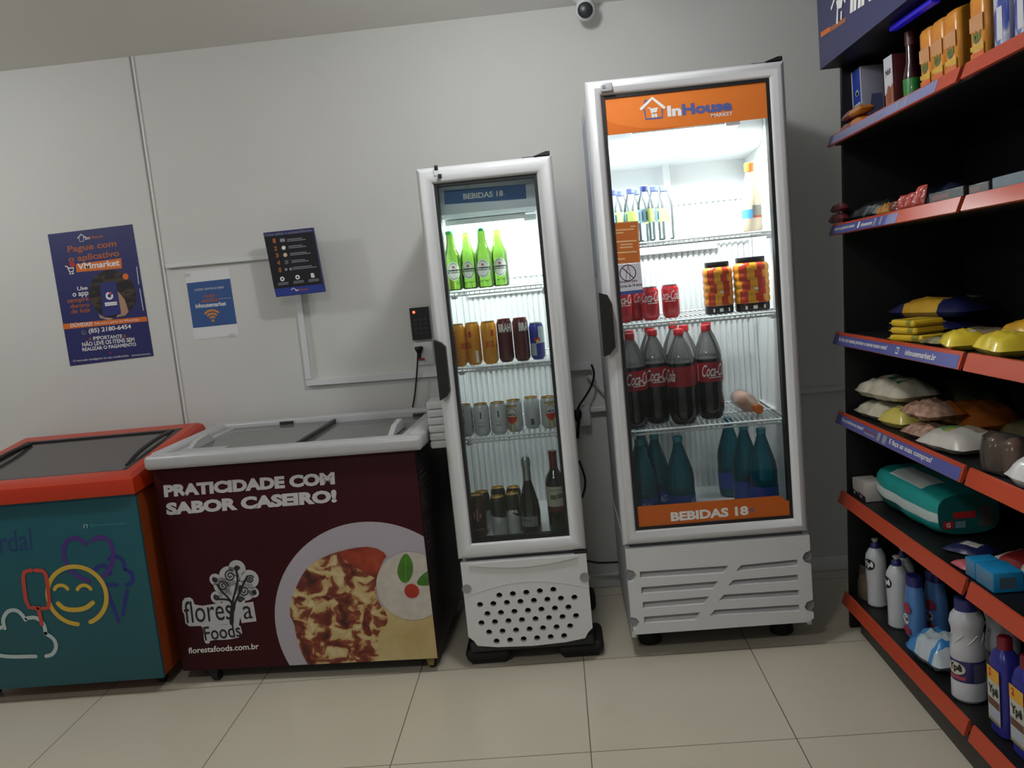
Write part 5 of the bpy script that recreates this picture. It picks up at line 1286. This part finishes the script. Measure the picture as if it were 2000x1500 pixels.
for k, (y, h, lab) in enumerate(((-.345, .04, 'smallest, brownish red packet beside the gold packet'), (-.405, .05, 'red upright packet, first of the three standing in a row from the wall'), (-.462, .052, 'red upright packet in the middle of the three on the second shelf'), (-.525, .065, 'tallest red upright packet nearest the dark flat boxes'))):
    mb = MB(); mb.M = Matrix.Rotation(math.radians(78), 4, 'X'); pillow(mb, .044, h, .026, REDP if k else film('wrap_brown_red', '#6b352b', .25), 20+k, 10, 10, .05, .2)
    vmin = min(v.z for v in mb.v); mb.v = [Vector((v.x, v.y, v.z-vmin)) for v in mb.v]
    o = tag(mb.build('sweet_packet', None, 60), lab, 'packet', 'red packets on the second shelf'); on_shelf(o, 1, 1.048, y, -90)
CHO = mat('box_dark_choc', '#241c1c', .35)
def cho_d(mb, w, d, h, y): mb.add([(-w*.4, y, h*.4), (w*.1, y, h*.4), (w*.1, y, h*.75), (-w*.4, y, h*.75)], [[0, 1, 2, 3]], mat('box_print_rose', '#6b3c38', .4))
o = carton('biscuit_box', 'dark flat box lying beyond the red packets on the second shelf', 'box', .20, .12, .034, CHO, CHO, None, cho_d); on_shelf(o, 1, 1.095, -.68, -90)
o = carton('biscuit_box', 'dark flat box with silver corner beside the rail joint on the second shelf', 'box', .10, .12, .032, CHO, mat('box_charcoal', '#2b2d31', .3), None, cho_d); on_shelf(o, 1, 1.10, -.845, -90)
o = carton('biscuit_box', 'slate blue flat box lying at the right end of the second shelf', 'box', .24, .12, .036, mat('box_slate', '#4b5566', .35), mat('box_slate_dark', '#363f4e', .35)); on_shelf(o, 1, 1.10, -1.03, -90)

# ---- third shelf
NAV = film('wrap_navy', '#20244f', .3); YEL2 = noisy('wrap_pasta_yellow', [(.3, '#c08a22'), (.7, '#d6ac3f')], 9, .3)
def pasta_m(u, v, s): return NAV if (u < -.52 or u > .38) else YEL2
def pasta_x(mb): mb.add([(.12, -.01, .066), (.155, -.02, .06), (.155, .02, .06), (.12, .01, .066)], [[0, 1, 2, 3]], mat('wrap_pale_window', '#77786f', .4))
o = bag('pasta_bag', 'large navy and yellow pasta bag lying behind the noodle stack on the third shelf', 'bag', .335, .13, .062, pasta_m, 30, None, pasta_x); on_shelf(o, 2, 1.265, -.075, -68, lift=.0445)
o = bag('pasta_bag', 'navy bag lying flat underneath the large navy and yellow pasta bag', 'bag', .30, .13, .036, NAV, 31); on_shelf(o, 2, 1.25, -.055, -70)
NOOD = film('wrap_noodle_yellow', '#d8b52c', .28); NOODG = film('wrap_olive', '#8f8a35', .3)
GN = 'yellow noodle packets stacked on the third shelf'
for k, (lab, lx) in enumerate((('bottom yellow noodle packet of the stack on the third shelf', .14), ('middle yellow noodle packet of the stack on the third shelf', .12), ('topmost yellow noodle packet of the stack, in front of the large pasta bag', .12))):
    mb = MB(); mb.box(-lx/2, lx/2, -.05, .05, .0, .0205, NOOD, .008, 3)
    mb.box(lx*.14, lx*.46, -.0503, .0503, .001, .0208, NOODG, .008, 3)
    for e in (-1, 1): mb.box(e*lx/2-.008, e*lx/2+.008, -.048, .048, .008, .0105, NOOD)
    o = tag(mb.build('noodle_packet', None, 50), lab, 'packet', GN); on_shelf(o, 2, 1.08, -.36-.012*(k == 0), -72-4*k, lift=.0222*k)
KRA = noisy('wrap_kraft_clear', [(.4, '#5f5240'), (.6, '#8a7a60')], 16, .25)
o = bag('flat_packet', 'shiny khaki flat packet in front of the noodle stack on the third shelf', 'packet', .13, .10, .022, noisy('wrap_khaki', [(.4, '#55533a'), (.66, '#a8a27e')], 18, .2), 37); on_shelf(o, 2, 1.085, -.538, -80)
o = bag('flat_packet', 'brown flat packet lying behind the shiny khaki one on the third shelf', 'packet', .22, .10, .03, KRA, 38); on_shelf(o, 2, 1.222, -.47, -80)
YB_ = noisy('wrap_bright_yellow', [(.3, '#cdb028'), (.7, '#dcc64a')], 7, .22); YO = noisy('wrap_yellow_orange', [(.35, '#c28a1e'), (.65, '#d4a53a')], 8, .28)
def spot(mb): mb.ngon([(.02+.007*math.cos(k*.7), -.0655-.002, .028+.005*math.sin(k*.7)) for k in range(9)], INK_N)
GYB = 'yellow snack bags on the third shelf'
o = bag('snack_bag', 'bright yellow snack bag by the rail joint on the third shelf', 'bag', .15, .10, .05, lambda u, v, s: CWH if .1 < u < .32 and v > .1 else YB_, 39, GYB); on_shelf(o, 2, 1.06, -.70, -105)
o = bag('snack_bag', 'bright yellow snack bag nearest the right edge of the third shelf', 'bag', .19, .11, .055, lambda u, v, s: CWH if -.05 < u < .12 and v > .1 else YB_, 40, GYB); on_shelf(o, 2, 1.072, -.90, -98)
o = bag('snack_bag', 'amber yellow snack bag lying behind the bright yellow ones on the third shelf', 'bag', .2, .11, .065, YO, 41, GYB); on_shelf(o, 2, 1.21, -.75, -95)
o = bag('snack_bag', 'amber yellow snack bag with red print at the right edge behind the bright ones', 'bag', .2, .11, .065, lambda u, v, s: film('wrap_brick', '#b0502a', .3) if abs(u) < .3 and abs(v) < .4 else YO, 42, GYB); on_shelf(o, 2, 1.21, -.96, -92)

# ---- fourth shelf
RICE = noisy('rice_bag_white', [(.3, '#b3ac96'), (.7, '#cfc9b6')], 26, .25); GRN = film('wrap_green', '#2c7a44', .3)
def rice_m(u, v, s): return GRN if (-.02 < u < .06 or .48 < u < .56) and v > -.5 else RICE
o = bag('rice_bag', 'cream rice bag with green marks lying on top of the plain one', 'bag', .29, .16, .07, rice_m, 50, 'rice bags on the fourth shelf', wr=.2); on_shelf(o, 3, 1.125, -.06, -80, lift=.068)
o = bag('rice_bag', 'plain cream rice bag underneath the one with green marks', 'bag', .21, .16, .055, RICE, 51, 'rice bags on the fourth shelf', wr=.2); on_shelf(o, 3, 1.11, -.02, -84)
o = bag('produce_bag', 'dark olive bag lying behind the rice bags on the fourth shelf', 'bag', .30, .16, .11, noisy('wrap_olive_dark', [(.4, '#2a2a20'), (.6, '#4a4a34')], 14, .3), 52); on_shelf(o, 3, 1.325, -.10, -88)
PYE = noisy('wrap_pale_yellow', [(.3, '#c2b04e'), (.7, '#d2c46e')], 9, .22)
o = bag('snack_bag', 'pale yellow small bag with red band leaning over the rail of the fourth shelf', 'bag', .135, .105, .06, lambda u, v, s: INK_R if .05 < u < .4 and .25 < v < .75 else (INK_N if -.25 < u < -.1 and -.3 < v < .0 else PYE), 53); on_shelf(o, 3, 1.085, -.215, -78)
BEAN = noisy('bean_bag_film', [(.35, '#8c6a58'), (.6, '#b08f7c'), (.75, '#c7b09f')], 40, .2, 2); BOR = film('wrap_bean_orange', '#b5652a', .3)
GBN = 'bean bags stacked on the fourth shelf'
o = bag('bean_bag', 'lower pinkish brown bean bag by the rail of the fourth shelf', 'bag', .15, .11, .04, BEAN, 54, GBN, wr=.25); on_shelf(o, 3, 1.085, -.41, -82)
o = bag('bean_bag', 'upper pinkish brown bean bag lying on the lower one', 'bag', .17, .13, .05, lambda u, v, s: BOR if v < -.35 else BEAN, 55, GBN, wr=.25); on_shelf(o, 3, 1.11, -.378, 98, lift=.052)
o = bag('bean_bag', 'orange bag behind the pinkish brown bean bags on the fourth shelf', 'bag', .2, .17, .085, BOR, 56, GBN); on_shelf(o, 3, 1.255, -.36, -85)
GVM = film('wrap_leaf_green', '#5d8a58', .3); PWH = mat('wrap_milky', '#b9b6ae', .3)
def veg_m(u, v, s):
    if v > .45: return PWH
    if u < -.25: return GVM
    if u < .0: return film('wrap_lime_band', '#9aa04e', .3)
    return PWH if v > .0 or u > .6 else noisy('wrap_beige_photo', [(.3, '#8a7a6a'), (.7, '#b0a08c')], 14, .3)
def veg2(u, v, s): return veg_m(u, -v, s)
o = bag('grain_bag', 'white and green printed bag at the rail joint of the fourth shelf', 'bag', .20, .16, .06, veg2, 57); on_shelf(o, 3, 1.088, -.615, -78, lift=.0)
o = bag('grain_bag', 'olive brown bag lying behind the white and green printed bag', 'bag', .22, .16, .075, noisy('wrap_olive_brown', [(.3, '#4d4a30'), (.7, '#6f6a44')], 12, .3), 58); on_shelf(o, 3, 1.285, -.66, -86)
BUN = noisy('bun_brown', [(.3, '#6e5548'), (.7, '#8a6f5f')], 9, .22)
t = thing('bread_pack', 'clear pack with two upright brown rolls near the right end of the fourth shelf', 'bread')
for k in (-1, 1):
    mb = MB(); mb.lathe([(0, .002), (.022, .004), (.029, .02), (.030, .055), (.024, .078), (.010, .09), (0, .092)], BUN, 18, (k*.028, 0, 0), 1, 1); mb.build('roll', t)
mb = MB(); sup(mb, [(.052, .028, .0), (.060, .036, .006), (.062, .037, .05), (.056, .03, .088), (.05, .006, .098)], clear('film_clear', '#e8e4e0', .08, '#c0b8b0', 1.45, .08), 24, 4); mb.build('film', t)
on_shelf(t, 3, 1.055, -.915, -78)
o = bag('snack_bag', 'deep red packet standing behind the brown rolls at the right edge', 'bag', .12, .10, .09, film('wrap_crimson', '#9c1f2e', .28), 59); on_shelf(o, 3, 1.19, -1.03, -90)
o = bag('rice_bag', 'glossy white bag at the right edge of the fourth shelf before the red packet', 'bag', .17, .13, .075, noisy('wrap_glossy_white', [(.3, '#c4c2c2'), (.7, '#d6d4d4')], 5, .15), 60); on_shelf(o, 3, 1.068, -1.085, -88)

# ---- fifth shelf
SOAPB = mat('soap_box_white', '#b8b3ac', .4)
def soap_d(mb, w, d, h, y):
    mb.add([(-w/2, y, 0), (w/2, y, 0), (w/2, y, h*.28), (-w/2, y, h*.35)], [[0, 1, 2, 3]], mat('soap_print_dark', '#2c2a2c', .4)); mb.add([(-w*.25, y-.0004, h*.1), (-w*.05, y-.0004, h*.1), (-w*.05, y-.0004, h*.25), (-w*.25, y-.0004, h*.25)], [[0, 1, 2, 3]], CWH)
o = carton('soap_box', 'white box with dark foot print at the far end of the fifth shelf', 'box', .06, .07, .062, SOAPB, SOAPB, None, soap_d); on_shelf(o, 4, 1.055, .072, -90)
o = carton('soap_box', 'slightly taller white box next to the teal diaper pack', 'box', .065, .085, .068, SOAPB, SOAPB, None, soap_d); on_shelf(o, 4, 1.062, .004, -90)
t = thing('diaper_pack', 'large teal diaper pack with white stripe lying on the fifth shelf', 'diaper pack')
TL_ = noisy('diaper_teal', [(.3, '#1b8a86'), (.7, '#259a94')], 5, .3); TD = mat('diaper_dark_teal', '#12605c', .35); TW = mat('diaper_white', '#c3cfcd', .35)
mb = MB(); n = 28; rows = 12; Lh = .225; vs = []; fs = []; ms = []
for i in range(rows+1):
    s_ = -1+2*i/rows; f = 1-.16*abs(s_)**5
    bulge = 1+.02*math.sin(s_*9)
    for k in range(n):
        a = 2*math.pi*(k+.5)/n; ca, sa = math.cos(a), math.sin(a); q = (abs(ca)**3.4+abs(sa)**3.4)**(-1/3.4)
        vs.append((s_*Lh, .105*q*ca*f*bulge, .070+.070*q*sa*f*bulge))
for i in range(rows):
    s_ = -1+2*(i+.5)/rows
    for k in range(n):
        a = 2*math.pi*(k+1)/n; fs.append([i*n+k, i*n+(k+1) % n, (i+1)*n+(k+1) % n, (i+1)*n+k])
        deg = math.degrees(a) % 360       # -y side (aisle) is 180..270
        m = TL_
        if 172 < deg < 196: m = TW
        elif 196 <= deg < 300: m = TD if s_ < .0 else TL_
        if 100 < deg < 140 and (-.45 < s_ < .45): m = TW
        ms.append(m)
fs.append(list(range(n))); ms.append(TL_); fs.append([rows*n+k for k in range(n)][::-1]); ms.append(TD)
mb.add(vs, fs, ms); mb.build('pack_wrap', t, 50)
mb = MB(); XE = Lh+.0012
mb.add([(XE, -.075, .03), (XE, -.045, .03), (XE, -.045, .052), (XE, -.075, .052)], [[0, 1, 2, 3]], INK_R); mb.text('G', (XE+.0004, -.066, .034), (0, .012, 0), (0, 0, .014), INK_W, .04)
mb.add([(XE, -.045, .058), (XE, .02, .058), (XE, .02, .078), (XE, -.045, .078)], [[0, 1, 2, 3]], INK_R); mb.add([(XE, -.04, .03), (XE, -.01, .03), (XE, -.01, .05), (XE, -.04, .05)], [[0, 1, 2, 3]], mat('diaper_pale', '#6f8f96', .4))
mb.add([(XE, .03, .03), (XE, .07, .03), (XE, .07, .09), (XE, .03, .09)], [[0, 1, 2, 3]], mat('diaper_grey_photo', '#5a534d', .4))
mb.build('end_print', t)
on_shelf(t, 4, 1.150, -.262, -88)
o = bag('wipes_pouch', 'flat dark blue pouch with pale centre in front of the teal pack', 'pouch', .12, .10, .022, lambda u, v, s: PWH if abs(u) < .5 and abs(v) < .4 else NAV, 61); on_shelf(o, 4, 1.105, -.615, -60)
o = bag('wipes_pouch', 'flat red and white pouch lying behind the light blue boxes', 'pouch', .24, .13, .04, lambda u, v, s: PWH if u < -.7 or .0 < u < .2 else film('wrap_dark_red2', '#8a2226', .3), 62); on_shelf(o, 4, 1.19, -.81, -75)
o = bag('wipes_pouch', 'small pink pouch by the rail joint of the fifth shelf', 'pouch', .07, .05, .018, film('wrap_pink', '#c0606a', .3), 63); on_shelf(o, 4, 1.035, -.735, -84)
LBX = mat('box_light_blue', '#1f8ac0', .35); LBF = mat('box_blue_pale', '#4f86a8', .35)
def lb_d(mb, w, d, h, y): 
    mb.add([(-w*.4, y, h*.25), (w*.4, y, h*.25), (w*.4, y, h*.7), (-w*.4, y, h*.7)], [[0, 1, 2, 3]], mat('box_print_bluegrey', '#5a7f9c', .4))
    mb.box(w/2, w/2+.0006, -d*.3, d*.25, h*.2, h*.75, mat('box_end_grey', '#4d6470', .4))
o = carton('medicine_box', 'light blue box behind, first of the two touching at the rail of the fifth shelf', 'box', .05, .065, .048, LBF, LBX, None, lb_d); on_shelf(o, 4, 1.045, -.807, -88)
o = carton('medicine_box', 'longer light blue box nearer the camera, second of the two touching', 'box', .09, .072, .050, LBF, LBX, None, lb_d); on_shelf(o, 4, 1.048, -.885, -90)

# ---- bottom shelf
t = thing('grain_sachet', 'small clear bag of beige grain standing at the far end of the bottom shelf', 'bag')
mb = MB(); sup(mb, [(.024, .016, 0), (.03, .022, .01), (.03, .02, .06), (.026, .012, .085)], noisy('grain_beige', [(.35, '#7d6a4c'), (.65, '#a8936c')], 60, .4), 20, 3); mb.build('grain', t)
mb = MB(); sup(mb, [(.0312, .0232, .002), (.0312, .0212, .06), (.027, .013, .086), (.030, .003, .12)], clear('film_clear', '', .08), 20, 3); mb.build('film', t)
on_shelf(t, 5, 1.04, .070, -70)
DW = noisy('detergent_white', [(.3, '#b8bcc0'), (.7, '#c6cacd')], 4, .25); CNB = mat('cap_navy', '#2b2c6e', .35)
def white_det():
    t = thing('detergent_bottle', '', 'bottle')
    mb = MB(); mb.lathe([(0, .003), (.029, 0), (.034, .006), (.0335, .08), (.035, .12), (.036, .155), (.033, .185), (.022, .205), (.013, .212), (0, .212)], DW, 22)
    c0 = A_F
    mb.cyldisc(.0366, c0, .155, .66, .020, INK_K)
    mb.cyltext('Ypê', .0374, c0-.5, c0+.5, .141, .168, INK_W, .04); mb.build('bottle_body', t)
    mb = MB(); mb.lathe([(.013, .208), (.0165, .209), (.015, .224), (.010, .230), (.0, .230)], CNB, 18); mb.build('cap', t)
    mb = MB(); mb.lathe([(.0075, .229), (.0072, .235), (.0115, .237), (.0115, .241), (0, .242)], mat('nozzle_pale', '#b9b4a6', .4), 14); mb.build('nozzle', t)
    return Place(t)
PD = white_det(); GD = 'white dish soap bottles on the bottom shelf'
on_shelf(PD, 5, 1.058, .005, -62, 'farthest white dish soap bottle with dark round logo on the bottom shelf', GD)
on_shelf(PD, 5, 1.108, -.115, -60, 'white dish soap bottle half hidden between the other two on the bottom shelf', GD)
on_shelf(PD, 5, 1.057, -.19, -85, 'nearest white dish soap bottle, beside the light blue bottles', GD)
LBL = noisy('softener_blue', [(.3, '#4a78b4'), (.7, '#5684bd')], 4, .3); RDM = mat('label_rose', '#a83a4e', .4)
def softener():
    t = thing('softener_bottle', '', 'bottle')
    mb = MB(); sup(mb, [(.034, .022, 0), (.040, .027, .006), (.041, .028, .06), (.038, .026, .12), (.031, .022, .165), (.028, .020, .178)], LBL, 26, 2.8)
    y = -.0285
    mb.ngon([(-.004+.020*math.cos(k*.4488), y-.0006, .062+.017*math.sin(k*.4488)) for k in range(14)], INK_W); mb.ngon([(.004+.026*math.cos(k*.4488), y-.0002, .10+.018*math.sin(k*.4488)) for k in range(14)], RDM); mb.ngon([(.026*math.cos(k*.4488), y-.0002, .026+.014*math.sin(k*.4488)) for k in range(14)], RDM)
    mb.text('Ypê', (-.018, y-.0012, .052), (.03, 0, 0), (0, 0, .02), INK_K, .03); mb.build('bottle_body', t)
    mb = MB(); sup(mb, [(.028, .020, .172), (.0315, .0225, .174), (.0315, .0225, .200), (.027, .019, .205)], CNB, 24, 2.6); mb.build('cap', t)
    return Place(t)
PS = softener(); GS = 'light blue softener bottles on the bottom shelf'
on_shelf(PS, 5, 1.075, -.285, -88, 'light blue softener bottle with logo in front, beside the white dish soap', GS)
on_shelf(PS, 5, 1.150, -.262, -70, 'light blue softener bottle standing behind the other, half in shadow', GS)
SKB = film('wrap_sky_blue', '#3f86c4', .25)
def cot_m(u, v, s): return SKB if (u < -.35 and v < .5) or (.45 < u < .7) else mat('wrap_cotton_white', '#b5c0c6', .22)
o = bag('cotton_bag', 'soft white and blue bag sagging over the bottom shelf edge', 'bag', .19, .14, .085, cot_m, 70, wr=.22); on_shelf(o, 5, 1.075, -.47, -82)
BL_ = noisy('bleach_white', [(.3, '#b9bac0'), (.7, '#c6c7cb')], 3, .35); LNV = mat('label_navy', '#2a2b62', .35)
def bleach():
    t = thing('bleach_bottle', '', 'bottle')
    mb = MB(); prof = [(0, .004), (.038, 0), (.0445, .008), (.0445, .055), (.0435, .058), (.0435, .120), (.0445, .123), (.0435, .15), (.039, .178), (.040, .20), (.0445, .218), (.041, .236), (.030, .252), (.026, .258), (0, .258)]
    mb.lathe(prof, BL_, 26)
    for k in range(7):       # pressed diagonal dimples round the waist
        a = 2*math.pi*k/7; mb.tube([(.0400*math.cos(a+.22*j), .0400*math.sin(a+.22*j), .164+.009*j) for j in range(4)], .0020, BL_, 6)
    mb.build('bottle_body', t)
    mb = MB(); mb.lathe([(.0438, .059), (.0442, .061), (.0442, .117), (.0438, .119)], LNV, 28)
    mb.cyldisc(.0449, A_F-.15, .096, .66, .018, mat('label_halo', '#c9c3b4', .4))
    mb.cyltext('Ypê', .0456, A_F-.62, A_F+.32, .083, .110, INK_K, .04); mb.cylpatch(.0450, A_F-.6, A_F+.5, .066, .076, RDM, 6); mb.cylpatch(.0448, A_F+.95, A_F+1.75, .062, .114, mat('label_grey_text', '#55566a', .4), 5)
    mb.build('label', t)
    mb = MB(); mb.lathe([(.026, .248), (.0295, .250), (.0285, .283), (.024, .287), (0, .287)], CNB, 26); mb.build('cap', t)
    return Place(t)
PBL = bleach(); GBL = 'white bleach bottles with navy caps on the bottom shelf'
on_shelf(PBL, 5, 1.050, -.70, -62, 'white bleach bottle with navy cap and label, foremost by the bottom rail', GBL)
on_shelf(PBL, 5, 1.158, -.672, -40, 'white bleach bottle standing directly behind the foremost one', GBL)
on_shelf(PBL, 5, 1.225, -.80, -20, 'white bleach bottle farthest back, half hidden by the indigo cleaner bottle', GBL)
IND = noisy('cleaner_indigo', [(.3, '#28287c'), (.7, '#30308c')], 4, .3); CRD = mat('cap_crimson', '#7a1220', .4); LBY = mat('label_amber', '#d89c22', .4)
def cleaner():
    t = thing('cleaner_bottle', '', 'bottle')
    mb = MB(); sup(mb, [(.036, .026, 0), (.041, .031, .006), (.040, .030, .15), (.040, .030, .185), (.030, .025, .212), (.017, .016, .225)], IND, 28, 3.2); y = -.0312
    W2 = mat('label_pale', '#b9b7ae', .4)
    def q(x0, x1, z0, z1, m, l=0): mb.add([(x0, y-.0004*l, z0), (x1, y-.0004*l, z0), (x1, y-.0004*l, z1), (x0, y-.0004*l, z1)], [[0, 1, 2, 3]], m)
    q(-.030, .030, .030, .175, W2, 1); q(-.030, .030, .140, .175, LBY, 2); q(-.030, .030, .030, .038, mat('label_khaki', '#8f8a6a', .4), 2)
    q(-.028, .028, .072, .092, mat('label_brown', '#5d3a30', .4), 2); q(-.02, .02, .042, .068, mat('label_bluewhite', '#a9b4c8', .4), 2)
    mb.text('Ypê', (-.024, y-.0014, .098), (.048, 0, 0), (0, 0, .030), INK_K, .04); mb.text('2', (-.02, y-.0014, .150), (.012, 0, 0), (0, 0, .02), INK_R, .04)
    mb.build('bottle_body', t)
    mb = MB(); mb.lathe([(.0165, .222), (.0185, .223), (.0175, .252), (.014, .256), (0, .256)], CRD, 18); mb.build('cap', t)
    return Place(t)
PCL = cleaner(); GCL = 'indigo cleaner bottles on the bottom shelf'
on_shelf(PCL, 5, 1.055, -.895, -90, 'indigo cleaner bottle with dark red cap beside the bleach bottles', GCL)
on_shelf(PCL, 5, 1.055, -1.005, -88, 'indigo cleaner bottle cut off at the right edge of the photo', GCL)
